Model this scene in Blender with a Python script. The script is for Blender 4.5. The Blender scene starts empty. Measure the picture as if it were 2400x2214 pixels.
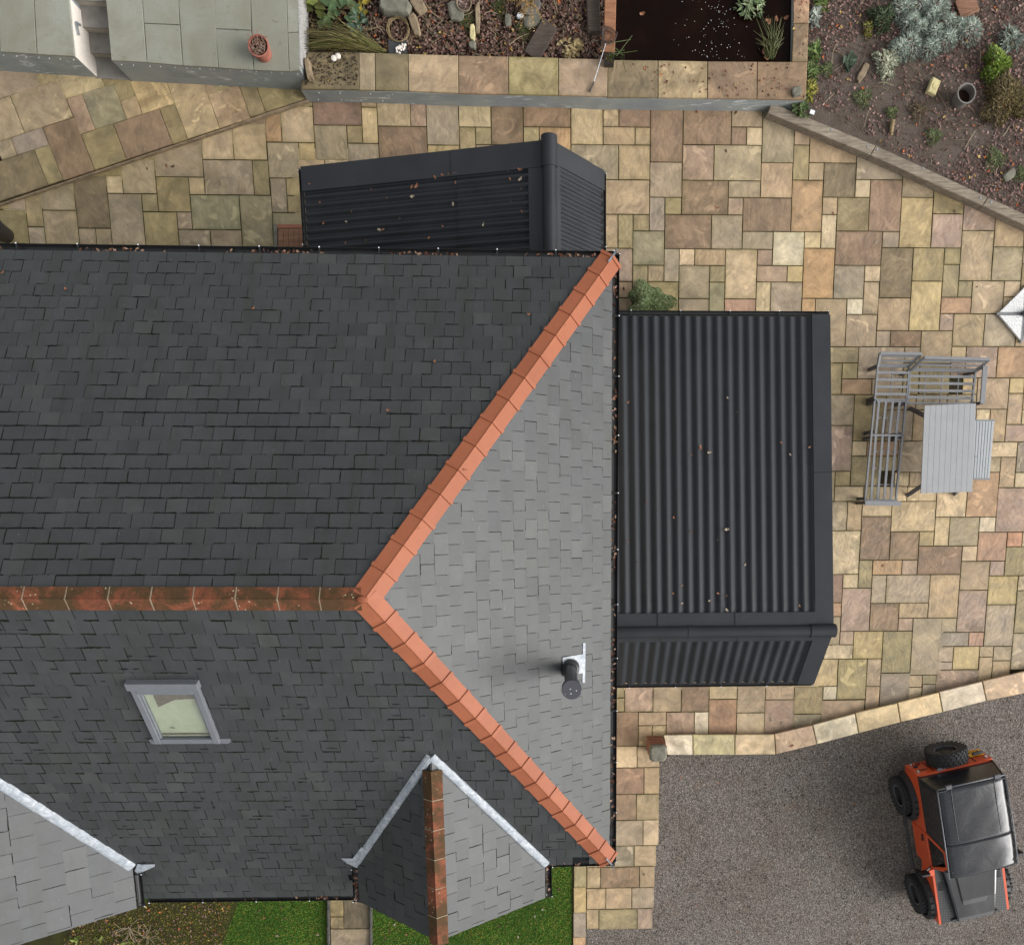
import bpy, math, random
import numpy as np
from mathutils import Vector, Matrix
random.seed(7); rng = np.random.default_rng(7)
sc = bpy.context.scene
COL = sc.collection
# ------------------------------------------------------------------ camera
W_PX = 2400.0; F_PX, CX, CY = 1899.4444, 1381.683, 1531.046
RA, RB, RC = 0.17046728, 0.03846609, 0.00445906
CAM_H = 16.33
def rot(a, b, c):
    ca, sa, cb, sb, cc, s2 = math.cos(a), math.sin(a), math.cos(b), math.sin(b), math.cos(c), math.sin(c)
    return (np.array([[1,0,0],[0,ca,-sa],[0,sa,ca]]) @ np.array([[cb,0,sb],[0,1,0],[-sb,0,cb]]) @ np.array([[cc,-s2,0],[s2,cc,0],[0,0,1]]))
RW = rot(RA, RB, RC)
cam = bpy.data.cameras.new('camera'); camo = bpy.data.objects.new('camera', cam); COL.objects.link(camo)
camo.matrix_world = Matrix.Translation((0, 0, CAM_H)) @ Matrix(RW.T.tolist()).to_4x4()
cam.sensor_fit = 'HORIZONTAL'; cam.sensor_width = 36.0; cam.lens = F_PX/W_PX*36.0
cam.shift_x = -(CX-1200.0)/W_PX; cam.shift_y = (CY-1107.0)/W_PX
cam.clip_start = 0.1; cam.clip_end = 500
sc.camera = camo
def ray(u, v):
    return RW.T @ np.array([(u-CX)/F_PX, -(v-CY)/F_PX, -1.0])
def at(u, v, z=0.0):            # surveyed point of the place: photo sight line met with the level z
    d = ray(u, v); k = (z-CAM_H)/d[2]
    return Vector((d[0]*k, d[1]*k, z))
def at_plane(u, v, P, n):
    d = Vector(ray(u, v)); C = Vector((0,0,CAM_H)); k = (P-C).dot(n)/d.dot(n)
    return C + d*k
# ------------------------------------------------------------------ sky and sun
SUN_EL, SUN_AZ = math.radians(30), math.radians(104)     # azimuth from north, clockwise: light comes from the east
wd = bpy.data.worlds.new('World'); sc.world = wd; wd.use_nodes = True
wn = wd.node_tree; bg = wn.nodes['Background']
sky = wn.nodes.new('ShaderNodeTexSky'); sky.sky_type = 'NISHITA'; sky.sun_disc = False
sky.sun_elevation = SUN_EL; sky.sun_rotation = SUN_AZ; sky.air_density = 1.0; sky.dust_density = 6.0; sky.ozone_density = 1.0
# broken overcast: the same sky with soft cloud masses over it
tcw = wn.nodes.new('ShaderNodeTexCoord'); mpw = wn.nodes.new('ShaderNodeMapping'); mpw.inputs['Scale'].default_value = (1, 1, 1.6); wn.links.new(tcw.outputs['Generated'], mpw.inputs[0])
nzw = wn.nodes.new('ShaderNodeTexNoise'); nzw.inputs['Scale'].default_value = 3.2; nzw.inputs['Detail'].default_value = 6; nzw.inputs['Roughness'].default_value = 0.62; nzw.inputs['Distortion'].default_value = 0.5; wn.links.new(mpw.outputs[0], nzw.inputs['Vector'])
mrw = wn.nodes.new('ShaderNodeMapRange'); mrw.inputs[1].default_value = 0.36; mrw.inputs[2].default_value = 0.64; mrw.inputs[3].default_value = 0.45; mrw.inputs[4].default_value = 1.55; wn.links.new(nzw.outputs['Fac'], mrw.inputs[0])
hsw = wn.nodes.new('ShaderNodeHueSaturation'); hsw.inputs['Saturation'].default_value = 0.18; wn.links.new(sky.outputs[0], hsw.inputs['Color'])
mxw = wn.nodes.new('ShaderNodeVectorMath'); mxw.operation = 'MULTIPLY'; wn.links.new(hsw.outputs[0], mxw.inputs[0]); wn.links.new(mrw.outputs[0], mxw.inputs[1])
adw = wn.nodes.new('ShaderNodeVectorMath'); adw.operation = 'ADD'; adw.inputs[1].default_value = (1.0, 1.04, 1.08); wn.links.new(mxw.outputs[0], adw.inputs[0])
wn.links.new(adw.outputs[0], bg.inputs[0]); bg.inputs[1].default_value = 0.13
sl = bpy.data.lights.new('sun', 'SUN'); sl.energy = 1.42; sl.angle = math.radians(42); sl.color = (1.0, 0.992, 0.98)
slo = bpy.data.objects.new('sun', sl); COL.objects.link(slo)
sd = Vector((math.sin(SUN_AZ)*math.cos(SUN_EL), math.cos(SUN_AZ)*math.cos(SUN_EL), math.sin(SUN_EL)))
slo.rotation_euler = sd.to_track_quat('Z', 'Y').to_euler(); slo.location = (20, 0, 20)
vs = sc.view_settings; vs.view_transform = 'Standard'; vs.look = 'None'; vs.gamma = 1.0; vs.use_curve_mapping = False
vs.exposure = 0.5
# ------------------------------------------------------------------ colour and material helpers
def s2l(c):
    c = c/255.0
    return c/12.92 if c <= 0.04045 else ((c+0.055)/1.055)**2.4
def rgb(r, g, b, k=1.0): return (s2l(r)*k, s2l(g)*k, s2l(b)*k, 1.0)
class NT:
    def __init__(s, name):
        s.m = bpy.data.materials.new(name); s.m.use_nodes = True; s.t = s.m.node_tree
        s.b = s.t.nodes['Principled BSDF']; s.o = s.t.nodes['Material Output']
    def n(s, typ, **kw):
        nd = s.t.nodes.new('ShaderNode'+typ)
        for k, v in kw.items():
            if k.startswith('i_'):
                key = k[2:]; key = int(key) if key.isdigit() else key
                s.set(nd.inputs[key], v)
            else: setattr(nd, k, v)
        return nd
    def set(s, sock, v):
        if isinstance(v, bpy.types.NodeSocket): s.t.links.new(v, sock)
        elif v is not None: sock.default_value = v
    def noise(s, vec, scale, detail=4, rough=0.55, dist=0.0):
        nd = s.n('TexNoise'); s.set(nd.inputs['Vector'], vec); s.set(nd.inputs['Scale'], scale)
        nd.inputs['Detail'].default_value = detail; nd.inputs['Roughness'].default_value = rough; nd.inputs['Distortion'].default_value = dist
        return nd.outputs['Fac']
    def voro(s, vec, scale, out='Color', feature='F1'):
        nd = s.n('TexVoronoi', feature=feature); s.set(nd.inputs['Vector'], vec); s.set(nd.inputs['Scale'], scale)
        return nd.outputs[out]
    def ramp(s, fac, stops):
        nd = s.n('ValToRGB'); cr = nd.color_ramp
        while len(cr.elements) < len(stops): cr.elements.new(0.5)
        for e, (p, c) in zip(cr.elements, stops):
            e.position = p; e.color = c if len(c) == 4 else (*c, 1)
        s.set(nd.inputs[0], fac); return nd.outputs[0]
    def rng(s, fac, a, b, c=0.0, d=1.0):
        nd = s.n('MapRange'); s.set(nd.inputs[0], fac)
        for i, v in enumerate((a, b, c, d)): s.set(nd.inputs[1+i], v)
        return nd.outputs[0]
    def mix(s, fac, a, b, mode='MIX'):
        nd = s.n('Mix', data_type='RGBA', blend_type=mode); s.set(nd.inputs[0], fac); s.set(nd.inputs[6], a); s.set(nd.inputs[7], b)
        return nd.outputs[2]
    def math(s, op, a, b=None, c=None):
        nd = s.n('Math', operation=op); s.set(nd.inputs[0], a)
        if b is not None: s.set(nd.inputs[1], b)
        if c is not None: s.set(nd.inputs[2], c)
        return nd.outputs[0]
    def vmath(s, op, a, b=None):
        nd = s.n('VectorMath', operation=op); s.set(nd.inputs[0], a)
        if b is not None: s.set(nd.inputs[1], b)
        return nd.outputs[0]
    def bump(s, h, strength, dist=0.01):
        nd = s.n('Bump'); nd.inputs['Strength'].default_value = strength; nd.inputs['Distance'].default_value = dist
        s.set(nd.inputs['Height'], h); s.t.links.new(nd.outputs[0], s.b.inputs['Normal'])
    def fin(s, col=None, rough=0.7, spec=None, metal=0.0):
        s.set(s.b.inputs['Base Color'], col); s.set(s.b.inputs['Roughness'], rough)
        s.set(s.b.inputs['Metallic'], metal)
        if spec is not None: s.set(s.b.inputs['Specular IOR Level'], spec)
        return s.m
    def pos(s): return s.n('NewGeometry').outputs['Position']
    def objrnd(s): return s.n('ObjectInfo').outputs['Random']
    def attr(s, name, out='Color'): return s.n('Attribute', attribute_name=name).outputs[out]
    def stretch(s, vec, sx, sy, sz, rotz=0.0):
        nd = s.n('Mapping'); s.set(nd.inputs[0], vec); nd.inputs['Scale'].default_value = (sx, sy, sz)
        nd.inputs['Rotation'].default_value = (0, 0, rotz); return nd.outputs[0]
K4 = lambda v: (v, v, v, 1)
def mat_plain(name, col, rough=0.6, metal=0.0, var=0.15, scale=12, spec=None, bump=0.0, bscale=60):
    t = NT(name); p = t.pos(); f = t.noise(p, scale, 5)
    c = t.mix(t.rng(f, 0.3, 0.7), tuple(x*(1-var) for x in col[:3])+(1,), tuple(min(1, x*(1+var)) for x in col[:3])+(1,))
    if bump: t.bump(t.noise(p, bscale, 4), bump, 0.01)
    return t.fin(c, rough, spec, metal)
def mat_attr(name, rough=0.7, var=0.25, scale=40, spec=0.3):
    t = NT(name); p = t.pos(); f = t.noise(p, scale, 3)
    c = t.mix(1.0, t.attr('col'), t.ramp(f, [(0.25, K4(1-var)), (0.75, K4(1+var*0.4))]), 'MULTIPLY')
    return t.fin(c, rough, spec)
# riven sandstone paving; the colour of each stone is its object colour (or face attribute for the joined small ones)
def mat_slab(name, use_attr=False):
    t = NT(name); p = t.pos()
    if use_attr:
        base = t.attr('col'); rn = t.attr('rnd', 'Fac'); gen = None
    else:
        oi = t.n('ObjectInfo'); base = oi.outputs['Color']; rn = oi.outputs['Random']; gen = t.n('TexCoord').outputs['Generated']
    off = t.n('CombineXYZ'); t.set(off.inputs[0], t.math('MULTIPLY', rn, 37.0)); t.set(off.inputs[1], t.math('MULTIPLY', rn, 91.0))
    q = t.vmath('ADD', p, off.outputs[0])
    vr = t.n('VectorRotate', rotation_type='Z_AXIS'); t.set(vr.inputs['Vector'], q); t.set(vr.inputs['Angle'], t.math('MULTIPLY', rn, 43.0))
    st = t.stretch(vr.outputs[0], 1.0, 0.28, 1.0)
    n1 = t.noise(q, 3.2, 6, 0.62, 0.6); n2 = t.noise(st, 9.0, 6, 0.65, 1.2); n3 = t.noise(q, 60, 3, 0.6); n4 = t.noise(q, 1.7, 4, 0.6, 0.8)
    c = t.mix(t.rng(n1, 0.32, 0.68), t.mix(1.0, base, K4(0.68), 'MULTIPLY'), t.mix(1.0, base, (1.28, 1.25, 1.18, 1), 'MULTIPLY'))
    c = t.mix(t.rng(n2, 0.45, 0.78, 0, 0.45), c, t.mix(1.0, base, (0.62, 0.53, 0.43, 1), 'MULTIPLY'))
    c = t.mix(t.rng(n2, 0.2, 0.36, 0.35, 0.0), c, t.mix(1.0, base, (1.5, 1.46, 1.36, 1), 'MULTIPLY'))
    # blackish algae stains with their own outline, stronger on some stones
    stn = t.math('MULTIPLY', t.rng(n4, 0.52, 0.68), t.rng(t.math('FRACT', t.math('MULTIPLY', rn, 17.3)), 0.2, 1.0, 0.0, 0.75))
    c = t.mix(stn, c, t.mix(1.0, base, (0.42, 0.40, 0.33, 1), 'MULTIPLY'))
    pale = t.math('MULTIPLY', t.rng(t.noise(q, 2.6, 3, 0.5, 1.5), 0.60, 0.66), t.rng(t.math('FRACT', t.math('MULTIPLY', rn, 29.7)), 0.45, 0.9, 0.0, 0.7))
    c = t.mix(pale, c, t.mix(1.0, base, (1.65, 1.6, 1.5, 1), 'MULTIPLY'))
    if gen is not None:
        sp = t.n('SeparateXYZ'); t.set(sp.inputs[0], gen)
        ex = t.math('SUBTRACT', 0.5, t.math('ABSOLUTE', t.math('SUBTRACT', sp.outputs[0], 0.5)))
        ey = t.math('SUBTRACT', 0.5, t.math('ABSOLUTE', t.math('SUBTRACT', sp.outputs[1], 0.5)))
        e = t.math('ADD', t.math('MINIMUM', ex, ey), t.math('MULTIPLY', t.math('SUBTRACT', t.noise(q, 7, 4), 0.5), 0.22))
        c = t.mix(t.math('MULTIPLY', t.rng(e, 0.0, 0.11, 0.55, 0.0), t.rng(t.math('FRACT', t.math('MULTIPLY', rn, 7.7)), 0, 1, 0.3, 1.0)), c, t.mix(1.0, base, (0.52, 0.55, 0.36, 1), 'MULTIPLY'))
    sx_ = t.n('SeparateXYZ'); t.set(sx_.inputs[0], p); dm = t.math('ADD', t.noise(p, 0.55, 6, 0.68, 0.6), t.rng(sx_.outputs[0], -7.0, -2.0, 0.10, 0.0)); c = t.mix(t.rng(dm, 0.50, 0.68, 0, 0.34), c, t.mix(1.0, c, (0.66, 0.68, 0.52, 1), 'MULTIPLY'))
    c = t.mix(t.rng(n3, 0.25, 0.75, 0, 0.45), c, t.mix(1.0, c, K4(0.68), 'MULTIPLY'))
    spots = t.voro(q, 5.0, 'Distance')
    c = t.mix(t.rng(spots, 0.03, 0.055, 0.6, 0.0), c, rgb(52, 40, 28))
    wave = t.n('TexWave', bands_direction='DIAGONAL'); t.set(wave.inputs['Vector'], vr.outputs[0]); wave.inputs['Scale'].default_value = 3.0
    wave.inputs['Distortion'].default_value = 9; wave.inputs['Detail'].default_value = 4; wave.inputs['Detail Scale'].default_value = 1.3
    h = t.math('ADD', t.math('MULTIPLY', n2, 1.1), t.math('ADD', t.math('MULTIPLY', n1, 1.0), t.math('MULTIPLY', wave.outputs['Fac'], 0.22)))
    t.bump(h, 0.55, 0.02)
    return t.fin(c, t.rng(n1, 0.3, 0.7, 0.5, 0.75), 0.35)
M = {}
M['slab'] = mat_slab('sandstone_paving'); M['slab_small'] = mat_slab('sandstone_paving_small', True)
M['mortar'] = mat_plain('paving_joint_dirt', rgb(50, 44, 31), 0.95, var=0.4, scale=20, spec=0.1)
# welsh-type slate: every slate its own tone
def mat_slate():
    t = NT('roof_slate'); p = t.pos()
    r = t.math('FRACT', t.math('ADD', t.objrnd(), t.attr('rnd', 'Fac')))
    r2 = t.math('FRACT', t.math('MULTIPLY', r, 13.7))
    c = t.ramp(r, [(0.0, rgb(47, 49, 51)), (0.12, rgb(51, 53, 54)), (0.5, rgb(53, 55, 57)), (0.9, rgb(56, 58, 59)), (1.0, rgb(62, 63, 63))])
    n1 = t.noise(p, 4.0, 6, 0.65, 0.4); n2 = t.noise(p, 70, 4, 0.6); n3 = t.noise(p, 1.1, 3, 0.5)
    c = t.mix(t.rng(n1, 0.3, 0.75), t.mix(1.0, c, K4(0.82), 'MULTIPLY'), t.mix(1.0, c, (1.14, 1.14, 1.12, 1), 'MULTIPLY'))
    c = t.mix(t.rng(n2, 0.3, 0.7, 0, 0.3), c, t.mix(1.0, c, K4(0.8), 'MULTIPLY'))
    c = t.mix(t.rng(n3, 0.5, 0.7, 0, 0.45), c, t.mix(1.0, c, (0.92, 0.95, 0.80, 1), 'MULTIPLY'))
    sk = t.noise(t.stretch(p, 5.0, 0.6, 0.6), 1.0, 4, 0.6); c = t.mix(t.rng(sk, 0.5, 0.7, 0, 0.7), c, t.mix(1.0, c, (0.84, 0.84, 0.70, 1), 'MULTIPLY')); c = t.mix(t.rng(sk, 0.3, 0.45, 0.3, 0.0), c, t.mix(1.0, c, (1.22, 1.22, 1.24, 1), 'MULTIPLY'))
    s1 = t.math('MULTIPLY', t.rng(t.voro(p, 5.5, 'Distance'), 0.02, 0.05, 0.8, 0.0), t.rng(t.noise(p, 1.4, 2), 0.52, 0.6))
    c = t.mix(s1, c, rgb(34, 36, 32))
    s2 = t.rng(t.voro(p, 3.1, 'Distance'), 0.010, 0.018, 0.8, 0.0)
    c = t.mix(s2, c, rgb(160, 160, 155))
    # scratches along the grain of some slates
    sc1 = t.noise(t.stretch(p, 60, 9, 9, 0.4), 1.0, 3, 0.7)
    c = t.mix(t.math('MULTIPLY', t.rng(sc1, 0.66, 0.74), 0.3), c, rgb(125, 127, 125))
    t.bump(t.math('ADD', n1, t.math('MULTIPLY', n2, 0.3)), 0.25, 0.006)
    return t.fin(c, t.rng(r2, 0, 1, 0.50, 0.53), 0.5)
M['slate'] = mat_slate()
M['deck'] = mat_plain('roofing_felt', rgb(30, 31, 32), 0.9, spec=0.1)
M['moss'] = mat_plain('dark_moss_and_tail_shade', rgb(34, 35, 28), 1.0, var=0.4, scale=30, spec=0.0, bump=0.6)  # real moss and joint dirt, and the painted shadow strips below slate tails
def mat_newterra():
    t = NT('new_terracotta'); p = t.pos(); r = t.objrnd(); n1 = t.noise(p, 6, 5, 0.6); n2 = t.noise(p, 90, 3)
    c = t.mix(r, rgb(134, 75, 49), rgb(148, 86, 58))
    c = t.mix(t.rng(n1, 0.35, 0.75, 0, 0.35), c, rgb(122, 68, 44)); c = t.mix(t.rng(n2, 0.4, 0.8, 0, 0.25), c, rgb(152, 96, 70))
    st = t.noise(t.stretch(p, 5, 5, 1), 2.0, 5, 0.7); c = t.mix(t.rng(st, 0.60, 0.75, 0, 0.25), c, rgb(100, 68, 46))
    t.bump(n2, 0.1, 0.004); return t.fin(c, 0.6, 0.35)
M['hip'] = mat_newterra()
def mat_oldterra():
    t = NT('old_terracotta'); p = t.pos(); r = t.objrnd(); n1 = t.noise(p, 9, 6, 0.7, 0.5); n2 = t.noise(p, 45, 4, 0.7); n3 = t.noise(p, 3.5, 5, 0.6, 0.4)
    c = t.mix(r, rgb(118, 68, 48), rgb(136, 80, 56))
    c = t.mix(t.rng(n1, 0.35, 0.62, 0, 0.8), c, rgb(78, 50, 36)); c = t.mix(t.rng(n3, 0.42, 0.56, 0, 0.85), c, rgb(64, 52, 32))
    c = t.mix(t.rng(n2, 0.58, 0.68, 0, 0.85), c, rgb(46, 36, 26))
    li = t.math('MULTIPLY', t.rng(t.voro(t.vmath('ADD', p, t.vmath('MULTIPLY', p, (0.1, 0.1, 0.1))), 16, 'Distance'), 0.12, 0.2, 1, 0), t.rng(t.noise(p, 4, 3), 0.52, 0.6))
    c = t.mix(li, c, rgb(168, 160, 132)); t.bump(t.math('ADD', n1, n2), 0.4, 0.01); return t.fin(c, 0.85, 0.2)
M['ridge'] = mat_oldterra()
M['joint'] = mat_plain('lime_mortar', rgb(138, 126, 106), 0.95, var=0.25, scale=40)
def mat_lead():
    t = NT('weathered_lead'); p = t.pos(); n1 = t.noise(t.stretch(p, 9, 9, 9), 1.0, 7, 0.75, 0.8); n2 = t.noise(p, 30, 4, 0.7)
    c = t.ramp(n1, [(0.25, rgb(108, 115, 124)), (0.5, rgb(150, 156, 162)), (0.72, rgb(196, 199, 202))]); c = t.mix(t.rng(n2, 0.55, 0.75, 0, 0.5), c, rgb(98, 104, 112))
    t.bump(n1, 0.3, 0.01); return t.fin(c, 0.6, 0.5, 0.1)
M['lead'] = mat_lead()
M['black_plastic'] = mat_plain('black_gutter_plastic', rgb(26, 26, 27), 0.35, var=0.2)
M['galv'] = mat_plain('galvanised_steel', rgb(165, 170, 176), 0.35, 0.8)
def mat_sheet(name, col):
    t = NT(name); p = t.pos(); n1 = t.noise(p, 2.0, 5, 0.6); n2 = t.noise(p, 35, 4, 0.7); n3 = t.voro(p, 9, 'Distance')
    c = t.mix(t.rng(n1, 0.35, 0.7), tuple(x*0.85 for x in col[:3])+(1,), tuple(x*1.15 for x in col[:3])+(1,))
    c = t.mix(t.math('MULTIPLY', t.rng(n3, 0.03, 0.07, 0.7, 0), t.rng(t.noise(p, 3, 2), 0.5, 0.6)), c, rgb(20, 20, 19)); c = t.mix(t.rng(n2, 0.66, 0.78, 0, 0.35), c, rgb(86, 88, 84))
    return t.fin(c, t.rng(n1, 0.3, 0.7, 0.5, 0.65), 0.3)
M['sheet'] = mat_sheet('charcoal_corrugated_sheet', rgb(36, 38, 42)); M['flash'] = mat_sheet('charcoal_flashing', rgb(42, 44, 48))
M['render'] = mat_plain('cream_render', rgb(196, 188, 172), 0.9, bump=0.3)
M['brickw'] = mat_plain('brick_wall_plain', rgb(140, 92, 72), 0.9, bump=0.3)
def mat_cladding():
    t = NT('slate_grey_wall_cladding'); p = t.pos(); n1 = t.noise(p, 2.2, 5, 0.6, 0.5); n2 = t.noise(t.stretch(p, 3, 3, 16), 1.0, 5, 0.7, 0.8)
    c = t.ramp(n1, [(0.3, rgb(126, 133, 135)), (0.5, rgb(142, 149, 151)), (0.7, rgb(152, 156, 148))])
    c = t.mix(t.rng(n2, 0.4, 0.7, 0, 0.35), c, rgb(112, 120, 124)); c = t.mix(t.math('MULTIPLY', t.rng(t.noise(t.stretch(p, 1, 1, 3), 1.6, 6, 0.72, 1.6), 0.56, 0.64, 0, 0.85), t.rng(t.noise(p, 0.5, 2), 0.48, 0.56)), c, rgb(205, 210, 212))
    return t.fin(c, 0.55, 0.4)
M['clad'] = mat_cladding()
def mat_porcelain():
    t = NT('grey_green_terrace_slab'); p = t.pos(); r = t.objrnd(); n1 = t.noise(p, 1.6, 6, 0.65, 0.5); n2 = t.noise(p, 40, 4, 0.7)
    c = t.mix(r, rgb(132, 134, 122), rgb(148, 149, 139)); c = t.mix(t.rng(n1, 0.35, 0.65, 0, 0.75), c, rgb(120, 117, 100)); c = t.mix(t.rng(n2, 0.45, 0.8, 0, 0.4), c, rgb(108, 106, 94))
    c = t.mix(t.rng(t.noise(p, 5, 5, 0.7), 0.62, 0.70, 0, 0.5), c, rgb(88, 84, 70)); return t.fin(c, 0.7, 0.35)
M['porc'] = mat_porcelain()
M['step'] = mat_plain('grey_step_slab', rgb(122, 118, 112), 0.75, var=0.2, scale=6)
M['riser'] = mat_plain('pale_step_riser', rgb(168, 160, 146), 0.8, var=0.15)
M['white'] = mat_plain('white_masonry_paint', rgb(212, 204, 194), 0.85, var=0.06)
M['pebble'] = mat_plain('pebbledash', rgb(150, 148, 145), 0.9, var=0.5, scale=55, bump=0.9, bscale=45)
def mat_gravel():
    t = NT('driveway_gravel'); p = t.pos(); v = t.n('TexVoronoi'); t.set(v.inputs['Vector'], p); v.inputs['Scale'].default_value = 64
    g = t.n('SeparateColor'); t.set(g.inputs[0], v.outputs['Color'])
    c = t.ramp(g.outputs[0], [(0.0, rgb(62, 58, 54)), (0.3, rgb(102, 96, 90)), (0.6, rgb(120, 113, 107)), (0.85, rgb(139, 131, 125)), (1.0, rgb(172, 164, 158))])
    c = t.mix(t.rng(v.outputs['Distance'], 0.5, 0.9, 0, 0.6), c, rgb(46, 43, 40))
    n1 = t.noise(p, 0.8, 5, 0.6); n2 = t.noise(p, 5.0, 5, 0.7); n3 = t.noise(p, 2.2, 3, 0.6)
    c = t.mix(t.rng(n1, 0.35, 0.65, 0.0, 0.75), c, t.mix(1.0, c, (0.80, 0.75, 0.68, 1), 'MULTIPLY'))
    c = t.mix(t.rng(n2, 0.60, 0.70, 0, 0.6), c, rgb(48, 42, 36)); c = t.mix(t.rng(n3, 0.60, 0.70, 0, 0.28), c, rgb(108, 84, 64))
    t.bump(v.outputs['Distance'], 0.9, 0.02); return t.fin(c, 0.8, 0.25)
M['gravel'] = mat_gravel()
def mat_soil(name, a, b):
    t = NT(name); p = t.pos(); n1 = t.noise(p, 2.5, 7, 0.7, 0.4); n2 = t.noise(p, 38, 5, 0.75)
    c = t.mix(t.rng(n1, 0.35, 0.65), a, b); c = t.mix(t.rng(n2, 0.35, 0.7, 0, 0.6), c, tuple(x*0.45 for x in a[:3])+(1,))
    c = t.mix(t.rng(t.voro(p, 26, 'Distance'), 0.08, 0.14, 0.35, 0), c, rgb(120, 104, 92)); t.bump(t.math('ADD', n1, n2), 0.9, 0.03); return t.fin(c, 0.95, 0.15)
M['soil'] = mat_soil('bed_soil', rgb(108, 98, 90), rgb(92, 80, 71)); M['soil_dark'] = mat_soil('wet_leaf_mould', rgb(46, 34, 28), rgb(58, 42, 34)); M['moss_soil'] = mat_soil('mossy_soil', rgb(62, 66, 30), rgb(52, 42, 30))
M['turf'] = mat_soil('turf_base', rgb(58, 84, 28), rgb(46, 68, 24))
M['leaf'] = mat_attr('leaf', 0.6, 0.3, 30, 0.3); M['blade'] = mat_attr('grass_blade', 0.7, 0.2, 8, 0.2)
def mat_timber(name, a, b, rz):
    t = NT(name); p = t.pos(); st = t.stretch(p, 3, 34, 34, rz); n1 = t.noise(st, 1.0, 5, 0.7, 0.3); n2 = t.noise(p, 2.5, 4)
    c = t.mix(t.rng(n1, 0.3, 0.7), a, b); c = t.mix(t.rng(n2, 0.4, 0.7, 0, 0.4), c, tuple(x*0.7 for x in a[:3])+(1,)); t.bump(n1, 0.6, 0.01); return t.fin(c, 0.85, 0.2)
M['sleeper'] = mat_timber('weathered_sleeper', rgb(100, 90, 78), rgb(162, 151, 134), math.radians(28)); M['beam'] = mat_timber('brown_timber', rgb(118, 82, 60), rgb(158, 114, 86), math.radians(90))
M['log'] = mat_timber('dark_log', rgb(62, 54, 48), rgb(92, 82, 74), math.radians(-65)); M['mat'] = mat_timber('weathered_boards', rgb(104, 74, 58), rgb(150, 116, 94), math.radians(90))
def mat_water():
    t = NT('pond_water'); p = t.pos(); t.bump(t.noise(p, 5, 2), 0.05, 0.02)
    return t.fin(t.mix(t.rng(t.noise(p, 2, 3), 0.4, 0.7), rgb(16, 8, 5), rgb(26, 13, 8)), 0.12, 0.06)
M['water'] = mat_water()
M['terra_pot'] = mat_plain('terracotta_pot', rgb(150, 92, 78), 0.85, var=0.25, scale=14)
M['pot_grey'] = mat_plain('grey_plastic_pot', rgb(112, 108, 102), 0.6); M['pot_black'] = mat_plain('black_pot', rgb(38, 34, 34), 0.5)
M['stone'] = mat_plain('garden_stone', rgb(128, 112, 90), 0.9, var=0.3, scale=9, bump=0.5, bscale=20); M['stone_grey'] = mat_plain('grey_stone', rgb(104, 102, 90), 0.9, var=0.3, scale=9, bump=0.5, bscale=20)
M['cream_block'] = mat_plain('cream_block', rgb(188, 176, 130), 0.9, var=0.2)
M['coping'] = mat_slab('cream_sandstone_coping')
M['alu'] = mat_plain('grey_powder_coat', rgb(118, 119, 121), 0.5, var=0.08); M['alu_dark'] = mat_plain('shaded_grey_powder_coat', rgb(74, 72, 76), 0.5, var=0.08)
def mat_wetboard(name, col):
    t = NT(name); p = t.pos(); n = t.noise(p, 7, 3, 0.5); w = t.voro(p, 6.5, 'Distance')
    wet = t.math('MULTIPLY', t.rng(w, 0.18, 0.24, 1, 0), t.rng(t.noise(p, 2.5, 2), 0.5, 0.58))
    c = t.mix(t.rng(n, 0.3, 0.7), tuple(x*0.95 for x in col[:3])+(1,), tuple(x*1.05 for x in col[:3])+(1,)); c = t.mix(t.math('MULTIPLY', wet, 0.45), c, tuple(x*0.5 for x in col[:3])+(1,))
    return t.fin(c, t.rng(wet, 0, 1, 0.55, 0.2), 0.4)
M['board'] = mat_plain('light_grey_table_board', rgb(143, 144, 145), 0.5, var=0.05, scale=5); M['wetboard'] = mat_wetboard('rain_spotted_slat', rgb(158, 162, 164))
M['granite'] = mat_plain('speckled_white_granite', rgb(214, 214, 206), 0.6, var=0.6, scale=60)
M['paint'] = mat_plain('orange_car_paint', (0.60, 0.085, 0.025, 1), 0.28, var=0.06, spec=0.6)
def mat_gloss():
    t = NT('gloss_black_car_paint'); p = t.pos(); t.bump(t.noise(p, 2.2, 1, 0.4, 0.3), 0.16, 0.08); t.b.inputs['Coat Weight'].default_value = 0.8; t.b.inputs['Coat Roughness'].default_value = 0.04
    return t.fin(t.mix(t.rng(t.noise(p, 40, 3), 0.4, 0.7), rgb(18, 18, 20), rgb(26, 26, 28)), 0.16, 0.6)
M['carblack'] = mat_gloss()
def mat_softtop():
    t = NT('black_vinyl_roof'); p = t.pos(); n = t.noise(p, 2.2, 4, 0.55, 0.8); n2 = t.noise(p, 60, 3)
    t.bump(n, 0.10, 0.06); return t.fin(t.mix(t.rng(n2, 0.4, 0.7), rgb(30, 31, 34), rgb(40, 41, 44)), t.rng(n, 0.3, 0.7, 0.20, 0.30), 0.6)
M['vinyl'] = mat_softtop(); M['carmatt'] = mat_plain('black_moulded_plastic', rgb(36, 37, 39), 0.55, var=0.12)
def mat_chequer():
    t = NT('black_chequer_plate'); p = t.n('TexCoord').outputs['Object']; ck = t.n('TexChecker'); t.set(ck.inputs['Vector'], t.stretch(p, 1, 1, 1, math.radians(45))); ck.inputs['Scale'].default_value = 26
    t.bump(ck.outputs['Fac'], 0.8, 0.01); return t.fin(t.mix(ck.outputs['Fac'], rgb(34, 34, 35), rgb(62, 62, 62)), 0.4, 0.5)
M['chequer'] = mat_chequer()
M['tyre'] = mat_plain('tyre_rubber', rgb(40, 40, 41), 0.8, var=0.2, scale=25); M['rim'] = mat_plain('black_steel_rim', rgb(22, 22, 23), 0.4); M['rimring'] = mat_plain('rim_beadlock_bolts', rgb(150, 150, 150), 0.4, 0.4)
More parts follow.
